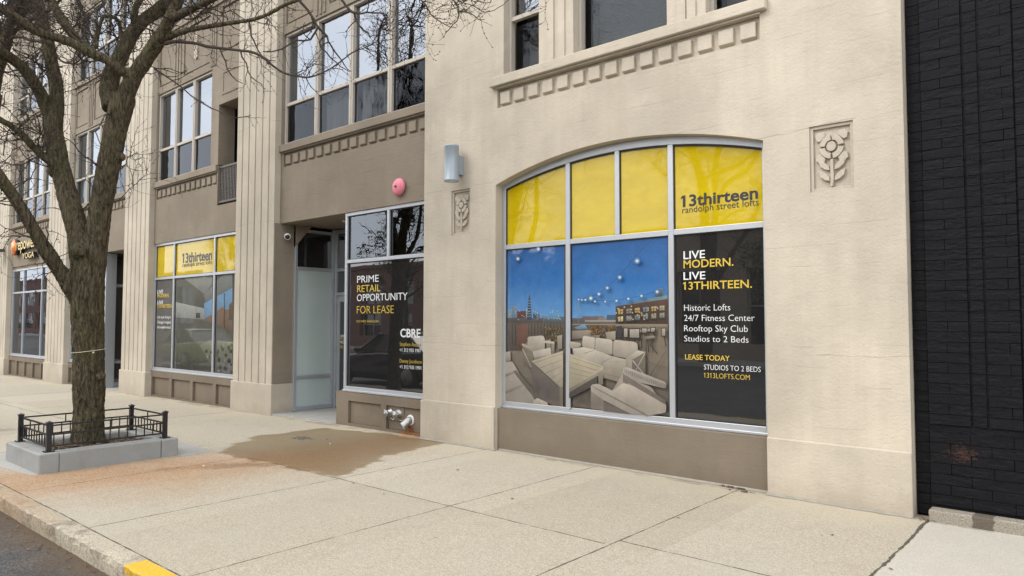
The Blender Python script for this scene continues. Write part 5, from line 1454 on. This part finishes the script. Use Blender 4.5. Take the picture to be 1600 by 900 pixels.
LIMBS = {  # (u, v, radius in px, depth in m)
 'trunk': [(138, 700, 31, 8.70), (138, 690, 27.5, 8.70), (138, 670, 25.5, 8.70), (139, 620, 25, 8.70), (138, 560, 24.5, 8.70), (137, 500, 25, 8.70), (138, 450, 26, 8.70), (139, 420, 22, 8.70), (140, 400, 16, 8.70)],
 'big_left': [(122, 470, 13, 8.66), (107, 443, 13.5, 8.62), (88, 415, 12.5, 8.55), (64, 379, 11.5, 8.45), (44, 343, 10.5, 8.35), (25, 313, 10.5, 8.25), (0, 277, 9.5, 8.1), (-30, 235, 9, 8.0), (-75, 160, 8, 7.9), (-110, 60, 6.5, 7.9), (-120, -60, 4.5, 7.9)],
 'left_stem': [(134, 450, 19, 8.70), (128, 410, 19, 8.70), (124, 372, 18.5, 8.72), (116, 341, 17.5, 8.76), (107, 310, 16.5, 8.80), (99, 280, 15.5, 8.84), (92, 250, 15, 8.88), (86, 222, 15.5, 8.92), (83, 195, 15.5, 8.95), (82, 178, 14, 8.97)],
 'left_fork': [(80, 185, 12, 8.95), (70, 160, 11, 8.9), (58, 137, 10.5, 8.82), (40, 110, 10, 8.7), (20, 93, 9.5, 8.6), (0, 80, 9, 8.5), (-40, 50, 8, 8.4), (-80, 0, 6.5, 8.3), (-110, -60, 5, 8.3)],
 'up_fork': [(86, 190, 12.5, 8.97), (89, 160, 11.5, 9.0), (87, 130, 11, 9.05), (81, 100, 10.5, 9.1), (74, 65, 10, 9.15), (66, 35, 10, 9.2), (58, 0, 9.5, 9.25), (50, -60, 8, 9.3), (48, -140, 6, 9.3), (60, -230, 3.5, 9.3)],
 'small_left': [(96, 268, 8, 8.80), (78, 252, 7, 8.72), (58, 236, 6, 8.62), (37, 213, 5.5, 8.5), (18, 197, 5.0, 8.4), (0, 187, 5, 8.3), (-50, 160, 4, 8.2), (-100, 100, 3, 8.1)],
 'right_stem': [(144, 450, 19, 8.70), (148, 410, 18.5, 8.70), (152, 370, 18, 8.70), (157, 325, 17.5, 8.70), (162, 298, 18, 8.68), (167, 272, 18.5, 8.66), (173, 244, 19, 8.64), (180, 205, 19, 8.62), (188, 172, 19.5, 8.60), (194, 150, 18, 8.60)],
 'right_bough': [(190, 165, 15, 8.60), (200, 140, 14, 8.57), (212, 116, 13, 8.54), (226, 95, 13, 8.50), (240, 74, 12.5, 8.46), (255, 50, 11, 8.42), (268, 25, 10, 8.38), (277, 5, 9.5, 8.35), (290, -30, 8.5, 8.3), (310, -90, 7, 8.2), (320, -170, 4.5, 8.2)],
 'behind_bough': [(176, 170, 16, 8.66), (171, 140, 16, 8.74), (174, 118, 15, 8.80), (185, 95, 13, 8.86), (196, 72, 12, 8.92), (208, 50, 12, 8.96), (226, 31, 11, 9.0), (245, 18, 11, 9.02), (262, 3, 11, 9.02), (285, -25, 10, 9.0), (300, -90, 8, 9.0), (300, -180, 5, 9.0)],
 'crossing': [(205, 117, 9, 8.52), (190, 111, 8.5, 8.46), (176, 99, 8.5, 8.40), (160, 90, 8, 8.36), (144, 84, 8, 8.32), (128, 75, 7.5, 8.28), (112, 67, 7.5, 8.25), (93, 60, 7.5, 8.22), (75, 55, 7.5, 8.2), (55, 47, 7.5, 8.16), (37, 36, 7.5, 8.12), (18, 22, 7, 8.1), (0, 11, 7, 8.1), (-40, -20, 5.5, 8.0), (-80, -80, 4, 8.0)],
 'inner_up': [(152, 88, 8, 8.40), (140, 78, 8, 8.5), (127, 68, 8, 8.55), (112, 52, 8, 8.6), (102, 38, 8, 8.65), (92, 22, 8, 8.7), (80, 0, 7.5, 8.75), (60, -50, 6, 8.8), (40, -120, 4, 8.8)],
 'hook': [(213, 46, 6, 8.96), (210, 33, 5.5, 8.92), (209, 22, 5, 8.9), (214, 8, 5, 8.9), (222, -6, 5, 8.9), (240, -50, 4, 8.9)],
 'mid_hook': [(150, 76, 4.0, 8.7), (152, 55, 3.6, 8.75), (160, 28, 3.4, 8.8), (175, 26, 3.4, 8.85), (186, 35, 3.2, 8.9), (188, 60, 3, 8.9)],
 'top_right': [(268, 30, 7.5, 8.40), (280, 24, 7, 8.3), (300, 13, 6.5, 8.2), (320, 4, 6, 8.1), (350, -12, 5.5, 8.0), (400, -40, 4.5, 7.9), (470, -90, 3.5, 7.8)],
 'bough_a': [(258, 62, 6, 8.45), (270, 55, 5.5, 8.4), (288, 49, 4.8, 8.34), (306, 45, 4.4, 8.28), (328, 41, 4.0, 8.22), (347, 38, 3.8, 8.16), (368, 35, 3.6, 8.1), (389, 32, 3.5, 8.05), (407, 27, 3.4, 8.0), (424, 20, 3.2, 7.96), (445, 8, 3.2, 7.92), (466, 0, 3, 7.9), (490, -8, 2.6, 7.85), (530, -18, 2.2, 7.8), (600, -20, 1.9, 7.6), (660, -12, 1.6, 7.4), (706, -6, 1.3, 7.3)],
 'bough_b': [(258, 68, 3.4, 8.42), (272, 65, 3.0, 8.36), (290, 66, 2.6, 8.3), (307, 68, 2.4, 8.25), (325, 73, 2.3, 8.2), (342, 75, 2.2, 8.15), (360, 77, 2.1, 8.1), (376, 79, 2.0, 8.05), (392, 81, 2.0, 8.0), (405, 86, 1.9, 7.96), (416, 94, 1.8, 7.92), (428, 104, 1.7, 7.9), (440, 112, 1.7, 7.86), (453, 117, 1.6, 7.84), (466, 119, 1.6, 7.82), (478, 121, 1.5, 7.8), (490, 119, 1.3, 7.78), (503, 114, 1.25, 7.76), (515, 108, 1.2, 7.74), (527, 100, 1.1, 7.72), (540, 90, 1.0, 7.7), (551, 82, 1.0, 7.7), (566, 76, 0.9, 7.68), (581, 70, 0.8, 7.66)],
}
TWIGS = [
 [(240, 107, 1.5, 8.5), (258, 118, 1.2, 8.45), (280, 133, 1.0, 8.4), (300, 150, 0.9, 8.35), (318, 163, 0.8, 8.3), (342, 175, 0.7, 8.25), (365, 184, 0.7, 8.2), (392, 181, 0.5, 8.2)],
 [(466, 0, 2.0, 7.9), (480, 14, 1.8, 7.88), (491, 31, 1.7, 7.86), (500, 45, 1.6, 7.84), (509, 57, 1.4, 7.82), (519, 74, 1.2, 7.8), (530, 89, 1.0, 7.8), (540, 102, 0.7, 7.8), (548, 113, 0.5, 7.8)],
 [(496, 40, 1.6, 7.8), (486, 62, 1.4, 7.8), (462, 63, 1.2, 7.8), (440, 76, 1.0, 7.8), (410, 82, 0.8, 7.85)],
 [(530, -10, 1.8, 7.8), (540, 8, 1.7, 7.78), (553, 22, 1.6, 7.76), (562, 40, 1.4, 7.74), (575, 52, 1.2, 7.72), (578, 60, 0.8, 7.72)],
 [(550, 20, 1.6, 7.74), (565, 22, 1.3, 7.7), (582, 20, 1.2, 7.68), (599, 22, 1.0, 7.66), (604, 40, 0.8, 7.66), (610, 52, 0.6, 7.6)],
 [(509, 57, 1.2, 7.82), (498, 66, 1.1, 7.8), (510, 80, 1.0, 7.78), (524, 94, 0.9, 7.78), (532, 104, 0.7, 7.78), (546, 112, 0.5, 7.78)],
 [(640, -15, 1.3, 7.4), (655, 0, 1.2, 7.4), (666, 8, 1.1, 7.38), (672, 22, 0.9, 7.36), (688, 35, 0.8, 7.34), (704, 42, 0.6, 7.3), (711, 44, 0.4, 7.3)],
 [(700, -8, 1.3, 7.3), (710, 2, 1.1, 7.28), (714, 12, 1.0, 7.26), (717, 24, 0.9, 7.25), (708, 38, 0.7, 7.25), (694, 52, 0.5, 7.25)],
 [(717, 18, 0.9, 7.25), (735, 22, 0.7, 7.2), (748, 29, 0.5, 7.2), (758, 31, 0.4, 7.2)],
 [(716, 20, 0.8, 7.25), (730, 12, 0.6, 7.2), (742, 6, 0.5, 7.2), (752, -2, 0.4, 7.2)],
 [(376, 79, 1.3, 8.05), (385, 100, 1.0, 8.0), (392, 120, 0.8, 8.0), (408, 132, 0.6, 8.0), (416, 140, 0.5, 8.0)],
 [(342, 75, 1.2, 8.15), (352, 95, 1.0, 8.1), (362, 118, 0.8, 8.1), (378, 130, 0.5, 8.1)],
 [(389, 33, 1.5, 8.05), (393, 55, 1.2, 8.0), (400, 72, 1.0, 8.0), (412, 88, 0.8, 7.95), (430, 96, 0.6, 7.9)],
]
TREE = thing('street_tree', (-9.55, 3.2, 0.13), 'bare gnarled street tree with forked mossy trunk growing in the concrete planter', 'tree')
def px_path(pts):
    return [at_depth(u, v, d) for u, v, r, d in pts], [r * d / FPX for u, v, r, d in pts]
def refine(P, R, n):
    q = []; qr = []
    for i in range(len(P) - 1):
        p0 = P[max(0, i - 1)]; p1 = P[i]; p2 = P[i + 1]; p3 = P[min(len(P) - 1, i + 2)]
        for k in range(n):
            t_ = k / n
            q.append(0.5 * ((2 * p1) + (p2 - p0) * t_ + (2 * p0 - 5 * p1 + 4 * p2 - p3) * t_ ** 2 + (3 * p1 - p0 - 3 * p2 + p3) * t_ ** 3))
            qr.append(R[i] + (R[i + 1] - R[i]) * t_)
    q.append(P[-1]); qr.append(R[-1]); return q, qr
random.seed(7)
tm = MB(); br = MB()
paths = {}
for nm, pts in LIMBS.items():
    P, R_ = px_path(pts)
    if nm == 'trunk': P[0].z = 0.05
    P, R_ = refine(P, R_, 4)
    R_ = [r * (1 + 0.07 * fbm(p.x * 5, p.y * 5, p.z * 4 + len(nm))) for p, r in zip(P, R_)]
    paths[nm] = (P, R_)
    if nm in ('bough_b',): br.tube(P, R_, 8)
    else: tm.tube(P, [r * (0.90 if r > 0.06 else 0.97) for r in R_], 18)
# knots and a sawn stub
def knob(u, v, d, r, mb=tm):
    c0 = at_depth(u, v, d)
    n = 8; vs = []; 
    mb.lathe(c0 - Vector((0, 0, r)), (0, 0, 1), [(r * math.sin(PI * (i + 0.5) / n), r - r * math.cos(PI * (i + 0.5) / n)) for i in range(n)], 12)
knob(124, 392, 8.58, 0.10); knob(87, 268, 8.82, 0.09); knob(158, 588, 8.56, 0.05); knob(184, 232, 8.62, 0.075)
P0 = at_depth(180, 246, 8.62); P1 = at_depth(192.5, 245, 8.62)
tm.tube([P0, P1], [0.07, 0.05], 12)
raw = tm.build('trunk', mbk.mat, TREE)
rm_ = raw.modifiers.new('blend', 'REMESH'); rm_.mode = 'VOXEL'; rm_.voxel_size = 0.0125; rm_.use_smooth_shade = True
sm_ = raw.modifiers.new('soft', 'SMOOTH'); sm_.iterations = 4; sm_.factor = 0.5
dg = bpy.context.evaluated_depsgraph_get(); dg.update()
nm_ = bpy.data.meshes.new_from_object(raw.evaluated_get(dg))
raw.modifiers.clear(); old = raw.data; raw.data = nm_; bpy.data.meshes.remove(old)
lo = raw.parent.location
_n = len(nm_.vertices); _co = [0.0] * (3 * _n); _no = [0.0] * (3 * _n)
nm_.vertices.foreach_get('co', _co); nm_.vertices.foreach_get('normal', _no)
for i in range(_n):                                                # furrows
    p = Vector(_co[3 * i:3 * i + 3]) + lo; nn_ = Vector(_no[3 * i:3 * i + 3])
    h = noise.fractal(Vector((p.x * 25, p.y * 25, p.z * 4.6)), 0.8, 2.1, 3)
    k2 = min(1.0, max(0.25, (4.2 - p.z) / 2.5))
    q = nn_ * (0.020 * k2 * (0.30 - 2.2 * abs(h)) + 0.008 * k2 * fbm(p.x * 4, p.y * 4, p.z * 3))
    for a in range(3): _co[3 * i + a] += q[a]
nm_.vertices.foreach_set('co', _co); nm_.update()
nm_.polygons.foreach_set('use_smooth', [True] * len(nm_.polygons))
if not nm_.materials: nm_.materials.append(mbk.mat)
mst = simple('sawn wood', (0.13, 0.075, 0.045), 0.8)
stub = MB(); ax = (P1 - P0).normalized(); stub.lathe(P1 - ax * 0.004, ax, [(0.046, 0), (0.04, 0.012)], 14); stub.build('sawn_stub', mst, TREE)

# twigs
tw_ = MB(); NTW = [0]
def twig(p, d, L, r, lvl):
    n = max(3, int(L / 0.055)); pts = [p]; rr = [r]
    q = p.copy(); d = d.normalized(); br_at = []
    for i in range(n):
        d = (d + Vector((random.gauss(0, 0.26), random.gauss(0, 0.26), random.gauss(0.02, 0.24)))).normalized()
        q = q + d * (L / n); pts.append(q.copy()); rr.append(max(0.0016, r * (1 - 0.75 * (i + 1) / n)))
        br_at.append((q.copy(), d.copy(), rr[-1]))
    if any(pt.y > 6.70 for pt in pts): return
    tw_.tube(pts, rr, 4, caps=False); NTW[0] += 1
    for (bp, bd, b_r) in br_at:
        if random.random() < 0.42:                                 # spur buds
            s = b_r + random.uniform(0.0035, 0.0075)
            o_ = bp + Vector((random.uniform(-1, 1), random.uniform(-1, 1), random.uniform(-1, 1))) * s * 0.7
            tw_.add([o_ + Vector((s, 0, 0)), o_ - Vector((s, 0, 0)), o_ + Vector((0, s, 0)), o_ - Vector((0, s, 0)), o_ + Vector((0, 0, s)), o_ - Vector((0, 0, s))],
                    [(0, 2, 4), (2, 1, 4), (1, 3, 4), (3, 0, 4), (2, 0, 5), (1, 2, 5), (3, 1, 5), (0, 3, 5)])
        if lvl > 0 and random.random() < 0.30:
            side = bd.cross(Vector((random.uniform(-1, 1), random.uniform(-1, 1), random.uniform(-1, 1)))).normalized()
            twig(bp, bd * 0.5 + side, L * random.uniform(0.30, 0.62), b_r * 0.8, lvl - 1)
DENS = {'trunk': 0, 'big_left': 16, 'left_stem': 6, 'left_fork': 16, 'up_fork': 20, 'small_left': 16, 'right_stem': 6, 'right_bough': 20, 'behind_bough': 18, 'crossing': 20, 'inner_up': 12, 'hook': 8, 'mid_hook': 8, 'top_right': 22, 'bough_a': 34, 'bough_b': 26}
for nm, (P, R_) in paths.items():
    for k in range(DENS[nm]):
        i = random.randrange(max(1, len(P) // 6), len(P) - 1)
        p = P[i]
        t_ = (P[i + 1] - P[i]).normalized()
        side = t_.cross(Vector((random.uniform(-1, 1), random.uniform(-1, 1), random.uniform(-1, 1)))).normalized()
        thin = nm in ('bough_b', 'bough_a')
        L = random.uniform(0.25, 0.55) if thin else random.uniform(0.45, 1.15)
        twig(p + side * R_[i] * 0.6, t_ * 0.6 + side, L, random.uniform(0.0035, 0.0060) if thin else random.uniform(0.005, 0.010), 1 if thin else 2)
    # leaders carry on past the drawn end
    if nm not in ('trunk', 'mid_hook', 'left_stem', 'right_stem'):
        for k in range(4):
            e = P[-1]; d = (P[-1] - P[-4]).normalized()
            twig(e, d + Vector((random.gauss(0, .5), random.gauss(0, .5), random.gauss(0.2, .4))), random.uniform(0.7, 1.6), min(0.02, R_[-1] * 0.7), 2)
for pts in TWIGS:
    P, R_ = px_path(pts); P, R_ = refine(P, R_, 2)
    P = [p + Vector((random.gauss(0, .006), random.gauss(0, .006), random.gauss(0, .006))) for p in P]
    R_ = [max(0.0024, r * 1.15) for r in R_]
    tw_.tube(P, R_, 5, caps=False)
    for i in range(1, len(P) - 1):
        if random.random() < 0.55:
            t_ = (P[i + 1] - P[i]).normalized()
            side = t_.cross(Vector((random.uniform(-1, 1), random.uniform(-1, 1), random.uniform(-1, 1)))).normalized()
            twig(P[i], t_ * 0.5 + side, random.uniform(0.10, 0.34), max(0.0022, R_[i] * 0.6), 1)
br.build('branch', mtw, TREE)
tw_.build('crown', mtw, TREE)
# string tied round the trunk
c = MB()
def loop(v0, v1, tilt, r, mb, rad):
    pass
for vc, tl, rad in ((548, 0.05, 0.004),):
    cpt = at_depth(138.5, vc, 8.70); pts = []
    rr_ = 0.182
    for k in range(33):
        a = 2 * PI * k / 32
        pts.append((cpt.x + rr_ * math.cos(a), cpt.y + rr_ * math.sin(a), cpt.z + tl * math.cos(a - 0.9) + 0.03 * math.sin(a - 2.2)))
    c.tube(pts, rad, 5, caps=False)
kp = at_depth(146, 551, 8.47); c.lathe(kp - Vector((0, 0, .01)), (0, 0, 1), [(0.004, 0), (0.012, 0.006), (0.012, 0.016), (0.004, 0.022)], 8)
tag(c.build('string', M['string']), 'pale string knotted round the tree trunk', 'string')

# neighbouring street tree just out of the picture: its twigs reach in at the left and it shows in the glass
t2 = TREE.copy(); COL.objects.link(t2); t2.location = (-13.3, 2.85, gz(-13) + 0.05); t2.rotation_euler = (0, 0, RAD(345)); t2.scale = (0.95, 0.95, 1.2)
t2['label'] = 'bare street tree at the far left edge, mirrored in the upper windows'
TREE['group'] = t2['group'] = 'street trees along the kerb'
for ch in kids(TREE):
    c2 = ch.copy(); COL.objects.link(c2); c2.parent = t2

# ------------------------------------------------------------------ litter on the pavement
random.seed(5)
spots = [(511, 687), (518, 690), (516, 694), (715, 735), (552, 757), (800, 780), (880, 722), (1300, 837), (1392, 890), (1284, 838), (1060, 810), (600, 773), (965, 795), (1145, 770), (1150, 769), (1140, 766), (318, 729)]
for i, (u, v) in enumerate(spots):
    d = ray(u, v); k = -EYE / d.z; p = Vector((0, 0, EYE)) + d * k
    c = MB(); n = 7; s = random.uniform(0.010, 0.024); a0 = random.uniform(0, PI)
    ring = [(p.x + s * random.uniform(.6, 1) * math.cos(a0 + 2 * PI * j / n), p.y + s * 0.6 * random.uniform(.6, 1) * math.sin(a0 + 2 * PI * j / n), 0.003 + random.uniform(0.0, 0.008)) for j in range(n)]
    c.add(ring + [(p.x, p.y, 0.012)], [(j, (j + 1) % n, n) for j in range(n)])
    white = i in (2, 16)
    ob = c.build('paper_scrap' if white else 'dead_leaf', M['plastic'] if white else mch.mat)
    if white: tag(ob, 'tiny white scrap on the wet stain' if i == 2 else 'tiny white scrap on the brown stained paving near the planter', 'litter')
    else: tag(ob, 'small dry brown leaf fragment lying on the pavement', 'leaf', 'leaf fragments on the pavement')

c = MB()
for k in range(150):
    if k < 60: x = random.gauss(-2.98, 0.10); y = 6.83 + 0.03 * random.random() if x < -2.9 else 6.77 - 0.03 * random.random()
    elif k < 80: x = random.gauss(-1.34, 0.03); y = 6.80 + random.gauss(0, 0.03)
    else: x = random.uniform(-9.5, -5.3); y = 1.96 - abs(random.gauss(0, 0.10))
    z = 0.006 if k < 80 else -0.128 + gz(x)
    a = random.uniform(0, PI); L = random.uniform(0.008, 0.024); wd = random.uniform(0.003, 0.010)
    dx, dy = math.cos(a) * L, math.sin(a) * L; ex, ey = -math.sin(a) * wd, math.cos(a) * wd
    c.add([(x - dx, y - dy, z), (x + ex, y + ey, z + .004), (x + dx, y + dy, z + random.uniform(0.0, .012)), (x - ex, y - ey, z + .003), (x, y, z + .010)], [(0, 1, 4), (1, 2, 4), (2, 3, 4), (3, 0, 4)])
dbr = tag(c.build('dry_debris', mch.mat), 'dry brown leaf debris gathered along the wall foot and gutter', 'debris'); dbr['kind'] = 'stuff'

# ------------------------------------------------------------------ across the street, seen in the window glass
def brick_mat(name, c1, c2, mort):
    m = NT(name)
    bt = m.n('ShaderNodeTexBrick'); bt.inputs['Scale'].default_value = 1.0; bt.inputs['Brick Width'].default_value = 0.22; bt.inputs['Row Height'].default_value = 0.075; bt.inputs['Mortar Size'].default_value = 0.01
    bt.inputs['Color1'].default_value = (*c1, 1); bt.inputs['Color2'].default_value = (*c2, 1); bt.inputs['Mortar'].default_value = (*mort, 1)
    s = m.n('ShaderNodeSeparateXYZ'); cmb = m.n('ShaderNodeCombineXYZ'); m.l(m.geo.outputs['Position'], s.inputs[0])
    m.l(m.math('ADD', s.outputs['X'], s.outputs['Y']), cmb.inputs[0]); m.l(s.outputs['Z'], cmb.inputs[1]); m.l(cmb.outputs[0], bt.inputs['Vector'])
    return m.set(bt.outputs['Color'], 0.85)
bricks_m = [brick_mat('red brick', (0.20, 0.075, 0.05), (0.15, 0.06, 0.042), (0.22, 0.19, 0.16)), brick_mat('brown brick', (0.16, 0.10, 0.07), (0.13, 0.08, 0.055), (0.2, 0.18, 0.15)), brick_mat('buff brick', (0.34, 0.27, 0.19), (0.29, 0.23, 0.16), (0.3, 0.28, 0.24))]
def facing_building(x0, x1, h, mat, label, n, fl):
    o = thing('brick_building', ((x0 + x1) / 2, -22.0, -0.15), label, 'building')
    c = MB(); hol = []
    wd = (x1 - x0) / n
    for k in range(n):
        for f in range(fl):
            za = 0.7 + f * (h - 1.0) / fl; hol.append((x0 + wd * k + wd * .18, x0 + wd * (k + 1) - wd * .18, za, za + (h - 1.0) / fl * 0.68))
    # facade looks towards +y
    c2 = MB(); wall_grid(c2, -x1, -x0, -0.2, h, [(-b, -a, c_, d) for a, b, c_, d in hol], 16.0, 16.35)
    c.add([(-v[0], -v[1], v[2]) for v in c2.v], c2.f)
    c.box(x0, x1, -28, -16.36, -0.2, h - 0.3); c.box(x0 - 0.1, x1 + 0.1, -16.5, -15.9, h + 0.001, h + 0.25)
    c.build('wall', mat, o)
    for a, b, za, zb in hol:
        w_ = MB(); w_.box(a + 0.05, b - 0.05, -16.28, -16.27, za, zb); f_ = w_.build('window', M['blackfilm'], o)
        w_ = MB(); w_.box(a, a + 0.06, -16.27, -16.2, za, zb); w_.box(b - 0.06, b, -16.27, -16.2, za, zb); w_.box((a + b) / 2 - .03, (a + b) / 2 + .03, -16.265, -16.2, za, zb); w_.box(a + 0.06, b - 0.06, -16.266, -16.21, (za + zb) / 2, (za + zb) / 2 + 0.06)
        w_.build('frame', M['almond'], f_)
facing_building(-150, -104, 7.0, bricks_m[0], 'long red brick building far down the street, mirrored at the far left', 8, 2)
facing_building(-102, -64, 6.0, bricks_m[2], 'long buff brick building down the street, mirrored in the second shop window', 8, 2)
facing_building(-62, -45, 5.6, bricks_m[1], 'brown brick building across the street, mirrored in the far left windows', 6, 2)
facing_building(-43.5, -24, 5.2, bricks_m[0], 'red brick building across the street, mirrored in the shop glass', 6, 2)
facing_building(-23, -6.5, 5.8, bricks_m[2], 'buff brick building across the street, mirrored in the arched window', 5, 1)
facing_building(-5, 14, 6.6, bricks_m[0], 'red brick building across the street behind the viewer', 5, 2)
fp = MB(); fp.box(-160, 20, -15.9, -12.6, -0.3, 0.0); struct(fp.build('far_pavement', mpad.mat))
mlf = NT('spring foliage')
lf = mlf.set(mlf.mix(mlf.noise(5, 3), (0.06, 0.09, 0.022), (0.15, 0.19, 0.05)), 0.6)
def leafy_tree(x, y, h, r, label, seed):
    random.seed(seed)
    o = thing('leafy_tree', (x, y, 0), label, 'tree', 'leafy trees across the street')
    c = MB(); c.tube([(x, y, -0.05), (x + .05, y, h * .25), (x - .05, y + .05, h * .5), (x, y, h * .85)], [0.17, 0.13, 0.10, 0.03], 10)
    for k in range(9):
        a = random.uniform(0, 2 * PI); z = h * random.uniform(.3, .65)
        c.tube([(x, y, z), (x + math.cos(a) * r * .5, y + math.sin(a) * r * .5, z + h * .12), (x + math.cos(a) * r * .9, y + math.sin(a) * r * .9, z + h * .22)], [0.06, 0.04, 0.015], 6)
    c.build('trunk', mbk.mat, o)
    l = MB(); cl_ = [(Vector((random.gauss(0, .5) * r, random.gauss(0, .5) * r, random.uniform(-.42, .42) * h * .6)), random.uniform(.35, .8)) for _ in range(34)]
    for k in range(5200):
        cc, cr = random.choice(cl_)
        p = Vector((x, y, h * .64)) + cc + Vector((random.gauss(0, 1), random.gauss(0, 1), random.gauss(0, 1))) * cr * .42
        if p.z < h * .25: continue
        a = Vector((random.gauss(0, 1), random.gauss(0, 1), random.gauss(0, 1))).normalized(); b = a.orthogonal().normalized(); s = random.uniform(.05, .10)
        l.add([p + a * s, p + b * s * .55, p - a * s, p - b * s * .55], [(0, 1, 2, 3)])
    l.build('crown', lf, o)
leafy_tree(-20.5, -13.6, 5.6, 2.0, 'green leafy tree across the street in front of the buff brick building', 31)
leafy_tree(-31.5, -13.0, 8.6, 3.2, 'tall green leafy tree across the street in front of the red brick building', 32)
leafy_tree(-9.5, -13.8, 5.0, 1.7, 'smallest green leafy tree across the street, in front of the buff brick building', 33)

for k, (x, y, a, sc) in enumerate(((-13.0, -13.2, 60, 1.55), (-24.5, -13.0, 170, 1.6), (-52.0, -12.9, 300, 1.45))):
    t3 = TREE.copy(); COL.objects.link(t3); t3.location = (x, y, 0); t3.rotation_euler = (0, 0, RAD(a)); t3.scale = (sc, sc, sc * 1.05)
    t3['label'] = ('tall bare tree across the street, branches mirrored in the yellow arched panes', 'tall bare tree across the street, mirrored in the retail window panes', 'tall bare tree across the street, mirrored in the farther upper windows')[k]
    t3['group'] = 'bare trees across the street'
    for ch in kids(TREE):
        c2 = ch.copy(); COL.objects.link(c2); c2.parent = t3

# parked cars, seen in the shop glass
mti = simple('tyre rubber', (0.012, 0.012, 0.012), 0.8); mlamp = film('lamp lens', (0.6, 0.6, 0.58), 0.05)
def parked_car(cx, cy, paint, label):
    """a saloon facing -x"""
    o = thing('parked_car', (cx, cy, -0.13), label, 'car', 'cars parked along the kerb')
    # stations along the length: x, half width, sill z, belt z, roof z or None, roof half width
    st = [(-2.30, .62, .32, .58), (-2.22, .78, .24, .66), (-1.95, .86, .20, .74), (-1.4, .90, .19, .84), (-0.85, .91, .19, .90), (0.0, .92, .19, .93), (0.9, .92, .19, .96), (1.5, .91, .20, .99), (1.95, .87, .22, .99), (2.22, .80, .28, .92), (2.30, .66, .36, .78)]
    c = MB(); vs = []; 
    for x, w, zs, zb in st:
        prof = [(-w * .80, zs), (-w * .97, zs + .10), (-w, (zs + zb) / 2), (-w * .97, zb - .06), (-w * .88, zb), (-w * .4, zb + .025), (w * .4, zb + .025), (w * .88, zb), (w * .97, zb - .06), (w, (zs + zb) / 2), (w * .97, zs + .10), (w * .80, zs)]
        vs += [(cx + x, cy + y, z - .13) for y, z in prof]
    n = 12; fs = []
    for i in range(len(st) - 1):
        for j in range(n):
            jj = (j + 1) % n
            fs.append((i * n + j, (i + 1) * n + j, (i + 1) * n + jj, i * n + jj))
    fs += [tuple(range(n)), tuple(range(len(st) * n - 1, (len(st) - 1) * n - 1, -1))]
    c.add(vs, fs, 0, True); body = c.build('body', paint, o)
    def cab(rows, mat, name):
        m_ = MB(); v_ = []
        for x, w, z in rows: v_ += [(cx + x, cy - w, z - .13), (cx + x, cy - w * .5, z + .02 - .13), (cx + x, cy + w * .5, z + .02 - .13), (cx + x, cy + w, z - .13)]
        f_ = []
        for i in range(len(rows) - 1):
            for j in range(3): f_.append((i * 4 + j, i * 4 + j + 1, (i + 1) * 4 + j + 1, (i + 1) * 4 + j))
        m_.add(v_, f_, 0, True); return m_.build(name, mat, o)
    ring_b = [(-0.95, .80, .92), (-0.95, -.80, .92), (1.75, -.78, 1.0), (1.75, .78, 1.0)]
    ring_t = [(-0.10, .62, 1.43), (-0.10, -.62, 1.43), (1.05, -.62, 1.43), (1.05, .62, 1.43)]
    g_ = MB(); vv = [(cx + a, cy + b, d - .13) for a, b, d in ring_b + ring_t]
    g_.add(vv, [(0, 1, 5, 4), (1, 2, 6, 5), (2, 3, 7, 6), (3, 0, 4, 7)]); g_.build('windows', M['blackfilm'], o)
    cab([(-0.14, .60, 1.42), (0.1, .64, 1.46), (0.5, .65, 1.475), (0.9, .64, 1.46), (1.1, .60, 1.42)], paint, 'roof')
    p_ = MB()
    for s in (-1, 1):
        for q0, q1 in (((-0.95, .805, .92), (-0.10, .625, 1.44)), ((1.75, .785, 1.0), (1.05, .625, 1.44)), ((0.45, .80, .95), (0.45, .635, 1.45))):
            p_.tube([(cx + q0[0], cy + s * q0[1], q0[2] - .13), (cx + q1[0], cy + s * q1[1], q1[2] - .13)], 0.035, 6)
    p_.build('pillars', paint, o)
    for sx_ in (-1.42, 1.38):
        for sy in (-1, 1):
            w_ = MB(); w_.lathe((cx + sx_, cy + sy * .74, .33 - .13), (0, sy, 0), [(0.22, 0), (0.31, 0.0), (0.33, 0.04), (0.33, 0.16), (0.31, 0.20), (0.22, 0.20)], 24); wh = w_.build('wheel', mti, o)
            w_ = MB(); w_.lathe((cx + sx_, cy + sy * .93, .33 - .13), (0, sy, 0), [(0.215, 0), (0.21, 0.02), (0.06, 0.012), (0.05, 0.02)], 20); w_.build('rim', M['galv'], wh)
    for sy in (-1, 1):
        w_ = MB(); w_.box(cx - 2.285, cx - 2.16, cy + sy * .70 - .12, cy + sy * .70 + .02 * sy + .02, .50, .58); w_.build('headlight', mlamp, o, 0.02)
        w_ = MB(); w_.box(cx - 0.72, cx - 0.60, cy + sy * .93, cy + sy * 1.08, .82, .94); w_.build('mirror', paint, o, 0.03)
mcar1 = film('black car paint', (0.006, 0.006, 0.008), 0.06, 0.8, 0.0); mcar2 = film('pale green car paint', (0.30, 0.36, 0.10), 0.1, 0.6, 0.0)
parked_car(-15.6, 0.85, mcar1, 'black saloon car parked at the kerb, mirrored in the retail window')
parked_car(-28.3, 0.85, mcar2, 'pale green car parked at the kerb, mirrored in the second shop window')
